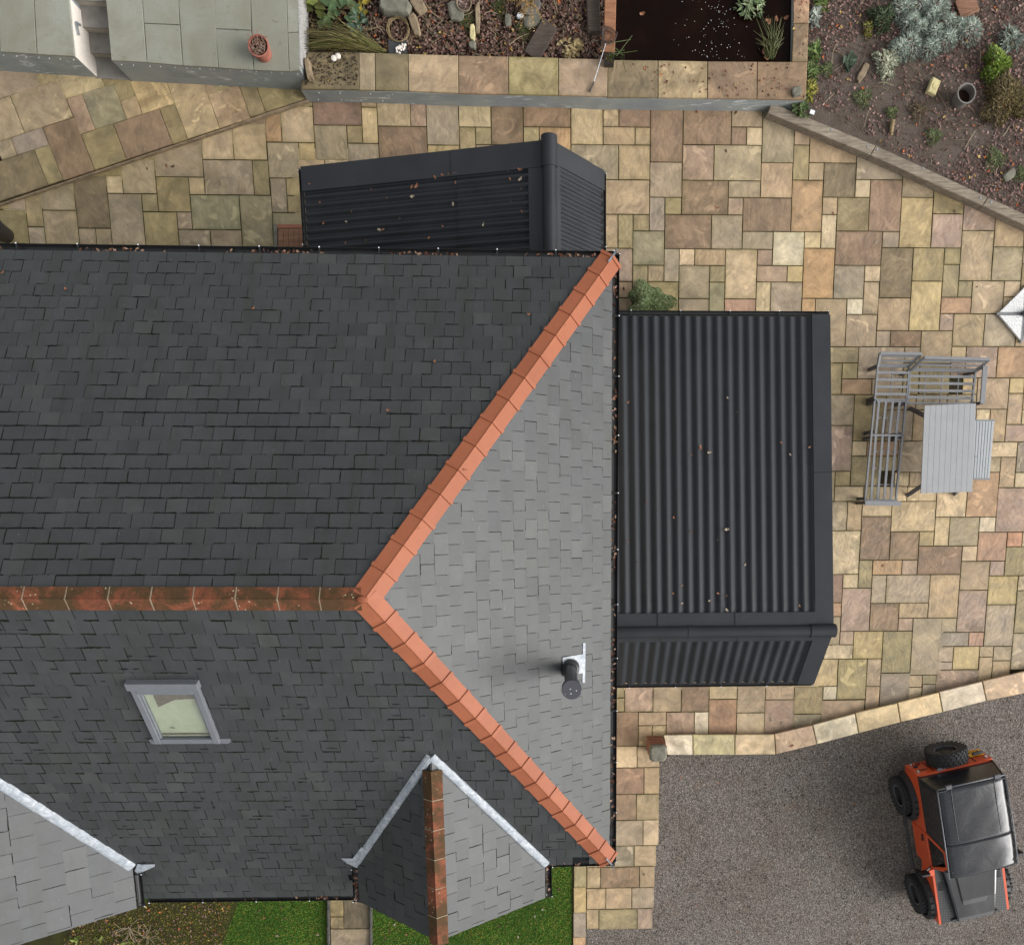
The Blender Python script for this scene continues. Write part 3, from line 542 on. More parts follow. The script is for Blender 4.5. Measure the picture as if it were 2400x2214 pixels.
def slates(part, fr, poly, gauge=0.205, w=0.254, v0=0.0, skip=None, w_j=0.006, v_max=None):
    poly = ccw(poly); us = [p[0] for p in poly]; vs_ = [p[1] for p in poly]; k = 0
    v = v0
    ph = random.random()*w
    while v < max(vs_):
        u = min(us)-w+((0.5*w if k % 2 else 0)+ph)%w+random.uniform(-.012,.012)
        while u < max(us)+w:
            ww = w+random.uniform(-w_j, w_j)
            dv = random.uniform(-.004,.004)+(random.uniform(-.010,.006) if random.random() < .12 else 0)
            q = [(u+.0035, v+dv+random.uniform(-.003,.003)), (u+ww-.0035, v+dv+random.uniform(-.003,.003)), (u+ww-.0025+random.uniform(-.002,.002), v+gauge*1.22), (u+.0025+random.uniform(-.002,.002), v+gauge*1.22)]
            for i in range(len(poly)):
                if not q: break
                q = clip(q, poly[i-1], poly[i])
            if q and fr is fS and part is pS:            # slates are cut round the rooflight
                bb = (min(p[0] for p in q), min(p[1] for p in q), max(p[0] for p in q), max(p[1] for p in q)); r = SKYR
                if bb[2] > r[0] and bb[0] < r[2] and bb[3] > r[1] and bb[1] < r[3]:
                    sides = [clip(q, (r[0], -9), (r[0], 9)), clip(q, (r[2], 9), (r[2], -9)), clip(q, (9, r[1]), (-9, r[1])), clip(q, (-9, r[3]), (9, r[3]))]
                    ok = (lambda p: p[0] <= r[0]+1e-6, lambda p: p[0] >= r[2]-1e-6, lambda p: p[1] <= r[1]+1e-6, lambda p: p[1] >= r[3]-1e-6)
                    sides = [x for x, f_t in zip(sides, ok) if len(x) >= 3 and all(f_t(p) for p in x)]
                    q = max(sides, key=lambda x: abs(area(x))) if sides else None
            if q and len(q) >= 3 and abs(area(q)) > 0.0015:
                c = (sum(p[0] for p in q)/len(q), sum(p[1] for p in q)/len(q))
                if not (skip and skip(c, q)): ALL.append((fr.p(*c).z, part, fr, q, v, gauge))
            u += ww
        v += gauge; k += 1
def slate_mb(mb, fr, q, v0, gauge):
    lift = random.uniform(0, .002)+(random.uniform(.002,.006) if random.random() < .1 else 0); roll = random.uniform(-.0035,.0035)
    cu = sum(p[0] for p in q)/len(q)
    H = lambda p: 0.011+lift-0.0085*min(1.2, (p[1]-v0)/gauge)+roll*(p[0]-cu)*8
    out = []; n = len(q)
    for i in range(n):
        a, b = q[i], q[(i+1)%n]
        if abs(a[1]-v0) < .03 and random.random() < .10:            # dressed corner knocked off
            k = random.uniform(.006,.02); s = 1 if i == 0 else -1
            out.append((a[0], a[1]+k)) if i == 0 else out.append((a[0]+s*k, a[1])); out.append((a[0]+k, a[1])) if i == 0 else out.append((a[0], a[1]+k))
        else: out.append(a)
        if abs(a[1]-v0) < .03 and abs(b[1]-v0) < .03 and abs(a[0]-b[0]) > .1:
            for t in (.3, .7): out.append((a[0]+(b[0]-a[0])*t, a[1]+(b[1]-a[1])*t+random.uniform(-.0025,.0025)))
    mb.prism([fr.p(p[0], p[1], H(p)) for p in out], 0.0065, 0, fr.n)
# slopes of the main roof
def online2(fr, *pts): return [fr.q(p) for p in pts]
polyN = online2(fN, NE, NW, RL, AP); polyE = online2(fE, SE, NE, AP)
v_ext = fS.q(at_plane(600, 2100, AP, nS))[1]
sq = lambda u, v: fS.q(at_plane(u, v, AP, nS))
xb_w = sq(838, 2060)[0]; xl_e = sq(320, 2060)[0]
polyS = online2(fS, SE, AP, RL)+[(fS.q(RL)[0], v_ext), (xb_w-0.02, v_ext), (xb_w-0.02, 0.0)]
polyS_hull = [fS.q(SE), fS.q(AP), fS.q(RL), (fS.q(RL)[0], v_ext), (xb_w-0.02, v_ext)]
pN = slope(fN, polyN); pE = slope(fE, polyE); pS = slope(fS, [fS.q(SE), fS.q(AP), fS.q(RL), (fS.q(RL)[0], 0)])
mb = MB(); mb.prism([fS.p(a, b, -0.021) for a, b in ccw([(xb_w-0.02, v_ext), (fS.q(RL)[0], v_ext), (fS.q(RL)[0], .05), (xb_w-0.02, .05)])], .05, 0, fS.n); obj('roof_slope', mb, 'deck', house)
# gabled bay roof
A = at_plane(1010, 1772, AP, nS); ZA = A.z
bE0 = at(1276, 2020, ZE); bE1 = at(1277, 2100, ZE); bW0 = at(839, 2036, ZE); bW1 = at(845, 2111, ZE)
bRe = at(1017, 2209, ZA)
ybay = (bE1.y+bW1.y+bRe.y)/3
xE = (bE0.x+bE1.x)/2; xW = (bW0.x+bW1.x)/2; xR = (A.x+bRe.x)/2
print('bay', A, bE0, bE1, bW0, bW1, bRe, 'v_ext', v_ext)
A = at_plane(1010, 1772, AP, nS); xR = A.x
gE0 = Vector((xE, ybay, ZE)); gW0 = Vector((xW, ybay, ZE)); gR = Vector((xR, ybay, ZA))
nbE = pnorm(gE0, gR, A); nbW = pnorm(gW0, gR, A)
VE = at_plane(1281, 2022, AP, nS); VW = at_plane(832, 2035, AP, nS)
def isect(P0, d, P1, n): return P0+d*((P1-P0).dot(n)/d.dot(n))
VE = isect(gE0, Vector((0,1,0)), AP, nS); VW = isect(gW0, Vector((0,1,0)), AP, nS)
fbE = Frame(gE0, Vector((0,1,0)), nbE); fbW = Frame(gW0, Vector((0,1,0)), nbW)
polybE = [fbE.q(p) for p in (gE0, VE, A, gR)]; polybW = [fbW.q(p) for p in (gW0, VW, A, gR)]
pbE = slope(fbE, polybE); pbW = slope(fbW, polybW)
# left bay roof: its east slope shows
lT = at_plane(-150, 1736, AP, nS); lB = at_plane(325, 2035, AP, nS); lE1 = at(320, 2127, ZE)
lV = Vector((lB.x, lB.y, ZE)); 
nl = pnorm(Vector((lE1.x, lE1.y, ZE)), Vector((lE1.x, lE1.y+2, ZE)), lT)
lE0 = Vector((lE1.x, lE1.y, ZE)); lVE = isect(lE0, Vector((0,1,0)), AP, nS); fl = Frame(lE0, Vector((0,1,0)), nl)
lRg = Vector((lT.x, lE0.y, lT.z)); polyl = [fl.q(p) for p in (lE0, lVE, lT, lRg)]
pl = slope(fl, polyl)
bayfoot = [fS.q(p) for p in (VE, A, VW)]; leftfoot = [fS.q(p) for p in (lVE, lT)]
def skipS(c, q):
    if c[1] < 0.02 and c[0] > xb_w: return True
    far = lambda P, m: all(inside((c[0]+dx, c[1]+dy), P) for dx, dy in ((m,0),(-m,0),(0,m),(0,-m),(0,0)))
    B = [fS.q(VE), fS.q(A), fS.q(VW), (fS.q(VW)[0], -2), (fS.q(VE)[0], -2)]
    Lf = [fS.q(lVE), fS.q(lT), (fS.q(lT)[0]-1, -2), (fS.q(lVE)[0], -2)]
    if far(B, .16) or far(Lf, .16): return True
    return False
_q = [fS.q(at_plane(u, v, AP, nS)) for u, v in ((311, 1606), (468, 1606), (519, 1734), (366, 1735))]
SKYR = (min((_q[0][0]+_q[3][0])/2, (_q[1][0]+_q[2][0])/2)+.02, (_q[2][1]+_q[3][1])/2+.02, max((_q[0][0]+_q[3][0])/2, (_q[1][0]+_q[2][0])/2)-.02, (_q[0][1]+_q[1][1])/2-.02)
slates(pN, fN, polyN, v0=-0.03); slates(pE, fE, polyE, v0=-0.03)
slates(pS, fS, polyS_hull, v0=v_ext-0.03, skip=skipS)
slates(pbE, fbE, polybE, v0=-0.02, gauge=0.235, w=0.30); slates(pbW, fbW, polybW, v0=-0.02, gauge=0.235, w=0.30); slates(pl, fl, polyl, v0=-0.02, gauge=0.30, w=0.335)
ALL = [t for t in ALL if -12.5 < (t[2].p(sum(p[0] for p in t[3])/len(t[3]), t[3][0][1])).x]
ALL.sort(key=lambda t: -t[0])
print('slates', len(ALL))
rest = {}
full = 0
for z, part, fr, q, v0, g in ALL:
    if full < 300 and abs(area(q)) > 0.03:
        mb = MB(); slate_mb(mb, fr, q, v0, g); obj('slate', mb, 'slate', part, loc=mb.v[0]); full += 1
    else:
        m = rest.setdefault(part.name, (part, MB()))[1]; m.cr = random.random(); slate_mb(m, fr, q, v0, g)
# dirt and moss lodged in the joints: dark lines beside slates; strips below the tails are painted shadow
DIRT_SHADE = {}
def dirt_and_shade(part, fr, q, v0, g):
    key = part.name; mb = DIRT_SHADE.setdefault(key, (part, MB()))[1]; n = len(q); us = [p[0] for p in q]; vs_ = [p[1] for p in q]
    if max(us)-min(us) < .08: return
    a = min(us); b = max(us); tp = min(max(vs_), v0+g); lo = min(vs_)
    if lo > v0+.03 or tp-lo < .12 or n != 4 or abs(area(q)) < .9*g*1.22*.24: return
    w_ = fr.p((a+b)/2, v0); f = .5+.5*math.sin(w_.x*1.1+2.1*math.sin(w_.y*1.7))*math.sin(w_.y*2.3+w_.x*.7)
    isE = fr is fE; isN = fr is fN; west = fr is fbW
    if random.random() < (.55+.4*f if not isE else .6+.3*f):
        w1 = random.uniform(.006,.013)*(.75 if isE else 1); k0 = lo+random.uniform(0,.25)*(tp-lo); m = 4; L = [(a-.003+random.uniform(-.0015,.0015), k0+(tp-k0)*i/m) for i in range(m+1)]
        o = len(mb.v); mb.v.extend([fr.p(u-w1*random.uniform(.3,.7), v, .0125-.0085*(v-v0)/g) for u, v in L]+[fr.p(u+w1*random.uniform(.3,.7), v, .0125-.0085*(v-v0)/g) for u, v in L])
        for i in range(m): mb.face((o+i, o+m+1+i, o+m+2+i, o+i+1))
    if random.random() < ((.55+.42*f) if (isN or fr is fS) else (.72 if isE else .45)):  # tail strip: the shadow below the slate tail, put in as dark colour
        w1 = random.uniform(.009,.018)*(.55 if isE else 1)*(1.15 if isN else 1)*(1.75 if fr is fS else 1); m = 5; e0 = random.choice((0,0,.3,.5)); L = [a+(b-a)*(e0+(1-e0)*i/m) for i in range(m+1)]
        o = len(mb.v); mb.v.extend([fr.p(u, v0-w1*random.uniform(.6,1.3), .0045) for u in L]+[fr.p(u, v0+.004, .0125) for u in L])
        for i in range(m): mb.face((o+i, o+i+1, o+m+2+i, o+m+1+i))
for z, part, fr, q, v0, g in ALL: dirt_and_shade(part, fr, q, v0, g)
for part, m in DIRT_SHADE.values():
    o = obj('joint_dirt_tail_shade', m, 'moss', part); o['kind'] = 'stuff'
for part, m in rest.values():
    o = obj('slates', m, 'slate', part, attrs=True); o['kind'] = 'stuff'
# dark moss packed along the slate tails, mostly high on the north slope
def moss_run(part, fr, poly, lo, hi, n, size, v0=-0.03, gauge=0.205):
    mb = MB(); us = [p[0] for p in poly]; tot = 0
    while tot < n:
        kk = random.randint(int(lo/gauge), int(hi/gauge)); v = v0+kk*gauge; u = random.uniform(min(us), max(us))
        if not inside((u, v), poly): tot += 0.2; continue
        if math.sin(u*1.3+kk*1.1)+math.sin(u*3.7+kk*2.3) < -0.15+random.uniform(-.7,.7): tot += .3; continue
        L = random.uniform(.03, size); 
        pts_t = []; pts_b = []; m = 5
        for i in range(m+1):
            t = i/m; e = math.sin(math.pi*t)**.6
            pts_t.append(fr.p(u+(t-.5)*L, v+0.006, 0.020)); pts_b.append(fr.p(u+(t-.5)*L, v-0.004-e*random.uniform(.006,.02), 0.004))
        o = len(mb.v); mb.v.extend(pts_t+pts_b)
        for i in range(m): mb.face((o+m+1+i, o+m+2+i, o+i+1, o+i))
        tot += 1
    if mb.f: ob = obj('moss', mb, 'moss', part); ob['kind'] = 'stuff'
moss_run(pN, fN, polyN, 2.6, 5.1, 900, .42); moss_run(pN, fN, polyN, 0.2, 3.0, 130, .2); moss_run(pS, fS, polyS_hull, 0.3, 4.9, 150, .16)
moss_run(pbW, fbW, polybW, .1, 2, 25, .16, -0.02, .235)
# angular ridge and hip tiles
def vtile(P0, P1, n1, n2, wing, lift, thick, collar=0.0, col_len=0.05):
    """one V section tile from P0 (lower / near end) to P1; n1, n2 the two slope normals"""
    d = (P1-P0).normalized(); mb = MB()
    w1 = n1.cross(d).normalized(); w1 = w1 if w1.z < 0 else -w1
    w2 = n2.cross(d).normalized(); w2 = w2 if w2.z < 0 else -w2
    bis = (n1+n2).normalized()
    def sec(c, e):
        a = c+bis*(lift+e+.012); l1 = c+w1*(wing+e*.4)+n1*(0.034+e); l2 = c+w2*(wing+e*.4)+n2*(0.034+e)
        a1 = a+w1*.02-bis*.004; a2 = a+w2*.02-bis*.004
        return [l1, a1, a, a2, l2, l2-n2*thick, a-bis*(thick*1.2), l1-n1*thick]
    L = (P1-P0).length
    if collar:
        secs = [sec(P0, collar), sec(P0+d*col_len, collar), sec(P0+d*(col_len+.004), 0.0), sec(P1, 0.0)]
    else: secs = [sec(P0, .003), sec(P1, 0)]
    mb.sweep(secs); return mb
def run_tiles(P0, P1, n1, n2, n, name, mat, wing, collar, parent=None, joint=False, jit=0.0):
    d = P1-P0
    for i in range(n):
        a = P0+d*(i/n)-d.normalized()*(.03 if i and collar else -0.004); b = P0+d*((i+1)/n)-d.normalized()*0.004
        if jit:
            j = Vector((0,0,random.uniform(-jit,jit))); a = a+j; b = b+Vector((0,0,random.uniform(-jit,jit)))
        mb = vtile(a, b, n1, n2, wing, 0.02, 0.016, collar); obj(name, mb, mat, parent or house, loc=a)
        if joint and i:
            c = P0+d*(i/n); t = d.normalized(); jb = vtile(c-t*.008, c+t*.008, n1, n2, wing+.002, .022, .014); obj('mortar_joint', jb, 'joint', parent or house, loc=c)
cut = lambda P, Q, a, b: (P+(Q-P)*a, P+(Q-P)*b)
hN0, hN1 = NE+(NE-AP).normalized()*.03, AP; hS0, hS1 = SE+(SE-AP).normalized()*.03, AP
run_tiles(hN0, hN0+(hN1-hN0)*.998, nN, nE, 15, 'hip_tile', 'hip', .165, .018); run_tiles(hS0, hS0+(hS1-hS0)*.998, nS, nE, 16, 'hip_tile', 'hip', .165, .018)
RLs = RL+(AP-RL)*0.42
run_tiles(AP+(RL-AP).normalized()*.04, RLs, nN, nS, int(round((AP-RLs).length/.468)), 'ridge_tile', 'ridge', .135, 0, joint=True, jit=.004)
mb = MB(); mb.blob(AP+Vector((-.02,0,.03)), .07, .045, .02, 12, 6, .05); obj('mortar_joint', mb, 'hip', house, smooth=True)
run_tiles(A+Vector((0,-.20,.01)), gR+Vector((0,-.07,.01)), nbE, nbW, 6, 'ridge_tile', 'ridge', .15, 0, joint=True, jit=.004)
# lead rolls in the valleys, with the saddle pieces at their feet
def lead(pts, w, h, n1, n2, nseg=5):
    for k in range(len(pts)-1):
        a, b = pts[k], pts[k+1]; d = (b-a).normalized(); L = (b-a).length; up = (n1+n2).normalized(); sd = d.cross(up).normalized(); m = max(1, int(L/.85+.5))
        for j in range(m):
            p, q = a+(b-a)*(j/m), a+(b-a)*((j+1)/m)
            mb = MB(); secs = []
            for t, e in ((0, 0.0), (.02, .004), (.5, .004), (1.0, .0)):
                c = p+(q-p)*t; s = []
                for i in range(9):
                    x = -1+2*i/8; s.append(c+sd*(x*w*(1+random.uniform(-.04,.04)))+up*(h*(1-x*x)**.5*1.0+e+.035+random.uniform(-.002,.002)))
                s.append(c+sd*w*.9-up*.02); s.append(c-sd*w*.9-up*.02); secs.append(s)
            mb.sweep(secs); obj('lead_valley', mb, 'lead', house, loc=p, smooth=False)
lead([VE+Vector((.02,-.03,0)), A+Vector((0,.02,0))], .064, .03, nS, nbE); lead([VW+Vector((0,.05,0)), A+Vector((0,.02,0))], .064, .03, nS, nbW)
lead([lVE, lT], .085, .035, nS, nl)
def saddle(pts):
    mb = MB(); P = [at_plane(u, v, AP+nS*.03, nS) for u, v in pts]
    if area([(p.x, p.y) for p in P]) < 0: P = P[::-1]
    mb.prism(P, .012, .003, nS); obj('lead_saddle', mb, 'lead', house, loc=P[0])
saddle([(799, 2011), (826, 2012), (846, 1985), (856, 1990), (846, 2012), (838, 2034), (812, 2022)]); saddle([(322, 2025), (330, 2026), (362, 2025), (362, 2030), (322, 2048), (315, 2040)])
# gutters: half-round troughs with leaves lying in them
def gutter(a, b, out, w=.058, brk=True, name='gutter'):
    a = Vector(a); b = Vector(b); d = (b-a).normalized(); out = Vector(out); mb = MB(); secs = []
    for c in (a, b):
        s = []
        for i in range(9):
            t = math.pi*i/8; s.append(c+out*(-math.cos(t)*w)+UP*(-math.sin(t)*w))
        for i in range(8, -1, -1):
            t = math.pi*i/8; s.append(c+out*(-math.cos(t)*(w-.004))+UP*(-math.sin(t)*(w-.004)))
        secs.append(s)
    mb.sweep(secs); g = obj(name, mb, 'black_plastic', house, loc=(a+b)/2)
    if brk:
        m = MB(); dots = MB(); n = max(1, int((b-a).length/.8))
        for i in range(n+1):
            c = a+d*((b-a).length*(i+.03)/(n+.06)); m.bar(c+out*(-w), c+out*(w+.006), .022, .006); m.bar(c+out*(w+.003)-UP*.02, c+out*(w+.003)+UP*.006, .03, .006)
            dots.box(c+out*(w+.001)+UP*.012, (.014,.014,.006))
        tag(obj('gutter_clips', m, 'black_plastic', g), kind='stuff'); tag(obj('clip_screws', dots, 'white_dot', g), kind='stuff')
    return g
def litter(mb, a, b, w, n, z=0, dens=None):
    a = Vector(a); b = Vector(b)
    for i in range(n):
        t = random.random()
        if dens and random.random() > dens(t): continue
        p = a+(b-a)*t+Vector((random.uniform(-w,w), random.uniform(-w,w), z+random.uniform(-.02,.012)))
        c = random.choice([(120,76,52),(150,100,70),(82,52,38),(176,140,110),(60,42,32),(196,160,138),(100,58,40)]); mb.cc = (s2l(c[0])*.55, s2l(c[1])*.55, s2l(c[2])*.55, 1)
        leaf_shape(mb, p, random.uniform(0, 6.28), random.uniform(.035,.075), random.uniform(.02,.045), random.uniform(-.5,.5), .4)
oN = Vector((0,1,0)); oE = Vector((1,0,0)); oS = Vector((0,-1,0)); dz = Vector((0,0,-.035))
gutter(NE+oN*.045+oE*.06+dz, NW+oN*.045+dz, oN); gutter(NE+oE*.052+oN*.09+dz, SE+oE*.052-oN*.06+dz, oE)
sE0 = Vector((xE+.10, SE.y-.045, ZE-.035)); gutter(SE+oS*.045+oE*.09+dz, sE0, oS)
eA = fS.p(xb_w+.02, v_ext)+oS*.045+dz; eB = fS.p(xl_e-.02, v_ext)+oS*.045+dz; gutter(eA, eB, oS)
gutter(Vector((xE+.055, VE.y+.02, ZE-.03)), Vector((xE+.055, ybay-.01, ZE-.03)), oE); gutter(Vector((xW-.055, VW.y-.10, ZE-.03)), Vector((xW-.055, ybay-.03, ZE-.03)), -oE)
gutter(Vector((lE0.x+.055, lVE.y-.14, ZE-.03)), Vector((lE0.x+.055, lE0.y, ZE-.03)), oE)
mb = MB(); litter(mb, NE+oN*.03+dz, NW+oN*.03+dz, .03, 430, .0, lambda t: .45+.55*math.sin(t*37)); litter(mb, NE+oE*.05+dz, SE+oE*.05+dz, .03, 240, .0, lambda t: .3+.7*(math.sin(t*29+1) > 0))
litter(mb, eA, eB, .03, 60, .01, lambda t: 1 if t < .25 else .1); litter(mb, SE+oS*.04+dz, sE0, .03, 25, .01); litter(mb, Vector((xW-.055, VW.y-.1, ZE-.03)), Vector((xW-.055, ybay, ZE-.03)), .03, 30, .02); litter(mb, Vector((xE+.055, VE.y, ZE-.03)), Vector((xE+.055, ybay, ZE-.03)), .03, 22, .0)
tag(obj('gutter_leaves', mb, 'leaf', attrs=True, loc=NE+Vector((-4,0,0))), 'brown fallen leaves lying in the black house gutters', 'leaf litter', kind='stuff')
# hip irons at the two corners
for P, s in ((NE, 1), (SE, -1)):
    mb = MB(); e = (P-AP).normalized(); mb.bar(P-e*.1+UP*.05, P+e*.10+UP*.05, .025, .005); mb.bar(P+e*.10+UP*.05, P+e*.13+UP*.12, .025, .005); mb.tube([P+e*.13+UP*.11, P+e*.12+UP*.14, P+e*.09+UP*.15], .012, 6); obj('hip_iron', mb, 'galv', house)
# walls, soffit and gable ends
inW = .42
mb = MB(); y0, y1 = SE.y+inW, NE.y-inW; x1 = NE.x-inW
mb.prism([Vector((x, y, ZE-.12)) for x, y in ((-13, y0), (x1, y0), (x1, y1), (-13, y1))], ZE-.10); obj('wall', mb, 'render', house)
mb = MB(); mb.prism([Vector((x, y, ZE-.075)) for x, y in ((-13, SE.y+.005), (NE.x-.005, SE.y+.005), (NE.x-.005, NE.y-.005), (-13, NE.y-.005))], .04); obj('soffit', mb, 'black_plastic', house)
def gable(xa, xb, yg, yi, zr, xr, inset=.25):
    mb = MB(); xa += inset; xb -= inset; yg += .12; k = (zr-ZE)/(xr-(xa-inset)); f = lambda x: ZE-.14+(x-(xa-inset))*k if x < xr else ZE-.14+((xb+inset)-x)*((zr-ZE)/((xb+inset)-xr))
    front = [Vector((xa, yg, 0)), Vector((xb, yg, 0)), Vector((xb, yg, f(xb))), Vector((xr, yg, zr-.12)), Vector((xa, yg, f(xa)))]
    back = [p+Vector((0, yi-yg, 0)) for p in front]; n = 5
    mb.add(front+back, [tuple(range(n)), tuple(range(2*n-1, n-1, -1))]+[(i, i+n, (i+1)%n+n, (i+1)%n) for i in range(n)]); obj('wall', mb, 'render', house)
gable(xW, xE, ybay, SE.y+.6, ZA, xR); 
hw = (lE0.x-lT.x); gable(lT.x-hw, lE0.x, lE0.y, SE.y+.6, lT.z, lT.x)
# mirrored west slope of the left bay and its ridge lie outside the picture; the slope is closed for other viewpoints
nlw = Vector((-nl.x, nl.y, nl.z)); flw = Frame(Vector((lT.x-hw, lE0.y, ZE)), Vector((0,1,0)), nlw)
slope(flw, [flw.q(p) for p in (Vector((lT.x-hw, lE0.y, ZE)), Vector((lT.x-hw, SE.y, ZE)), lT, lRg)])
# rooflight
qa = [at_plane(u, v, AP, nS) for u, v in ((311, 1606), (468, 1606), (519, 1734), (366, 1735))]
ua = [fS.q(p) for p in qa]; u0 = (ua[0][0]+ua[3][0])/2; u1 = (ua[1][0]+ua[2][0])/2; v1 = (ua[0][1]+ua[1][1])/2; v0 = (ua[2][1]+ua[3][1])/2
if u0 > u1: u0, u1 = u1, u0
def fbox(mb, a, b, c, d, h0, h1, ch=.004): mb.prism([fS.p(*p, h1) for p in ccw([(a,c),(b,c),(b,d),(a,d)])], h1-h0, ch, fS.n)
mb = MB(); fw = .078
fbox(mb, u0, u0+fw, v0, v1, -.02, .07); fbox(mb, u1-fw, u1, v0, v1, -.02, .07); fbox(mb, u0+fw+.001, u1-fw-.001, v0, v0+.078, -.02, .06); fbox(mb, u0+fw+.001, u1-fw-.001, v1-.09, v1, -.02, .075)
for a, b in ((u0+fw+.002, u0+fw+.022), (u1-fw-.022, u1-fw-.002)): fbox(mb, a, b, v0+.079, v1-.091, -.02, .045)
fr_ = obj('rooflight', mb, 'grey_frame', house, loc=fS.p((u0+u1)/2, v0))
mb = MB(); fbox(mb, u0-.02, u1+.02, v1-.005, v1+.11, -.01, .10); obj('rooflight_hood', mb, 'grey_frame', fr_)
mb = MB(); mb.prism([fS.p(a, b, .022) for a, b in ccw([(u0-.10, v0+.02), (u0-.07, v0-.045), (u1+.08, v0-.045), (u1+.13, v0-.01), (u1+.13, v0+.05), (u0-.07, v0+.05)])], .01, .002, fS.n); obj('flashing_apron', mb, 'grey_frame', fr_)
mb = MB(); fbox(mb, u0+fw, u1-fw, v0+.07, v1-.08, .020, .026, 0); obj('pane', mb, 'glass', fr_)
mb = MB(); fbox(mb, u0+fw+.02, u1-fw-.02, v0+.08, v1-.09, -.012, -.006, 0); obj('blind', mb, 'blind', fr_)
mb = MB(); U = lambda u, v: fS.q(at_plane(u, v, AP, nS)); mb.prism([fS.p(*p, -.002) for p in ccw([U(357, 1626), U(371, 1657), U(408, 1640), U(457, 1637), U(452, 1626)])], .003, 0, fS.n); obj('interior_boarding', mb, 'interior', fr_)
mb = MB(); fbox(mb, u0+fw+.02, u1-fw-.02, v0+.115, v0+.14, .0, .010, .002); obj('blind_rail', mb, 'interior', fr_)
# flue
fb = at_plane(1336, 1564, AP, nE); fl_top = 1.50; mb = MB()
mb.lathe(fb+UP*.05, [(.135,-.25),(.135,.04),(.125,.06),(.125,.09),(.1,.11)], 28); fu = obj('flue', mb, 'flue', house, loc=fb, smooth=False)
mb = MB(); mb.lathe(fb, [(.088,.0),(.088,fl_top-.12)], 28); obj('flue_pipe', mb, 'flue', fu, smooth=False)
mb = MB(); mb.lathe(fb, [(.10,fl_top-.14),(.128,fl_top-.12),(.128,fl_top-.012),(.122,fl_top)], 36); obj('flue_cap', mb, 'fluetop', fu)
mb = MB(); E = lambda u, v: fE.q(at_plane(u, v, AP, nE)); mb.prism([fE.p(*p, .022) for p in ccw([E(1316,1540), E(1364,1532), E(1364,1506), E(1370,1506), E(1369,1599), E(1363,1599), E(1363,1576), E(1320,1584)])], .006, 0, fE.n); obj('flue_flashing', mb, 'lead', fu)

# ------------------------------------------------------------------ dark corrugated extensions
def solve(u, v, axis, target, lo=1.5, hi=6.0):
    for _ in range(50):
        m = (lo+hi)/2; a = at(u, v, m); val = a.x if axis == 'x' else a.y; b = at(u, v, lo); vb = b.x if axis == 'x' else b.y
        if (val-target)*(vb-target) <= 0: hi = m
        else: lo = m
    return (lo+hi)/2
ZX = 2.40
def corr(P, s0, s1, t0, t1, pitch, amp, mat, parent, h=0.03, phase=0.0, name='roof_sheet'):
    """corrugated sheet: waves across s, running along t; P(s,t,h)"""
    n = max(2, int(round(abs(s1-s0)/pitch*8))); mb = MB(); o = 0
    rows = []
    for t in (t0, t1):
        rows.append([P(s0+(s1-s0)*i/n, t, h+amp*math.sin((s0+(s1-s0)*i/n)/pitch*2*math.pi+phase)) for i in range(n+1)])
    low = [[P(s0+(s1-s0)*i/n, t, h-.004+amp*math.sin((s0+(s1-s0)*i/n)/pitch*2*math.pi+phase)) for i in range(n+1)] for t in (t0, t1)]
    mb.v = rows[0]+rows[1]+low[0]+low[1]+rows[0]+rows[1]; m = n+1
    for i in range(n):
        mb.face((i, i+1, m+i+1, m+i)); mb.face((2*m+i, 3*m+i, 3*m+i+1, 2*m+i+1)); mb.face((4*m+i, 2*m+i, 2*m+i+1, 4*m+i+1)); mb.face((5*m+i, 5*m+i+1, 3*m+i+1, 3*m+i))
    ob = obj(name, mb, mat, parent, loc=P((s0+s1)/2, (t0+t1)/2, 0)); ob.data.polygons.foreach_set('use_smooth', [i % 4 == 0 for i in range(4*n)]); return ob
def strip(P, s0, s1, t0, t1, h0, h1, mat, parent, name='flashing', ch=.003):
    mb = MB(); q = [P(s0, t0, h1), P(s1, t0, h1), P(s1, t1, h1), P(s0, t1, h1)]; nn = (q[1]-q[0]).cross(q[2]-q[0]).normalized()
    if nn.z < 0: q = q[::-1]; nn = -nn
    mb.prism(q, h1-h0, ch, nn); return obj(name, mb, mat, parent, loc=q[0])
# garden room north of the house: ridge runs north-south
wE = at(708, 391, ZX); eE = at(1411, 403, ZX); yg = (wE.y+eE.y)/2; zr1 = solve(1287, 330, 'y', yg); rP = at(1287, 330, zr1); yS = NE.y-.40
ext1 = thing('extension', 'dark corrugated extension north of the house with ridge roll running north', 'extension', ((wE.x+eE.x)/2, (yg+yS)/2, 0))
def plane1(x0, sgn, xr, zr):
    run = abs(xr-x0); sl = math.hypot(run, zr-ZX); cx, cz = (xr-x0)/sl, (zr-ZX)/sl; nx, nz = -cz*math.copysign(1, xr-x0), run/sl
    return (lambda s, t, h: Vector((x0+cx*t+nx*h, s, ZX+cz*t+nz*h))), sl
PW, LW = plane1(wE.x, 1, rP.x, zr1); PE_, LE_ = plane1(eE.x, -1, rP.x, zr1)
strip(PW, yS, yg, 0.01, LW-.005, -.05, -.012, 'flash', ext1, 'roof_deck', 0); strip(PE_, yS, yg, 0.01, LE_-.005, -.05, -.012, 'flash', ext1, 'roof_deck', 0)
VW_ = .36
tm = LW*.64
corr(PW, yS, yg-VW_, 0.03, tm+.06, .125, .024, 'sheet', ext1, .022); corr(PW, yS, yg-VW_, tm, LW-.30, .125, .024, 'sheet', ext1, .030)
corr(PE_, yS, yg-.30, 0.03, LE_-.16, .125, .024, 'sheet', ext1, .022)
strip(PW, yg-VW_, yg-.003, 0.0, LW*.62, .0, .052, 'flash', ext1, 'verge_flashing'); strip(PW, yg-VW_, yg-.004, LW*.62+.004, LW-.08, .0, .056, 'flash', ext1, 'verge_flashing')
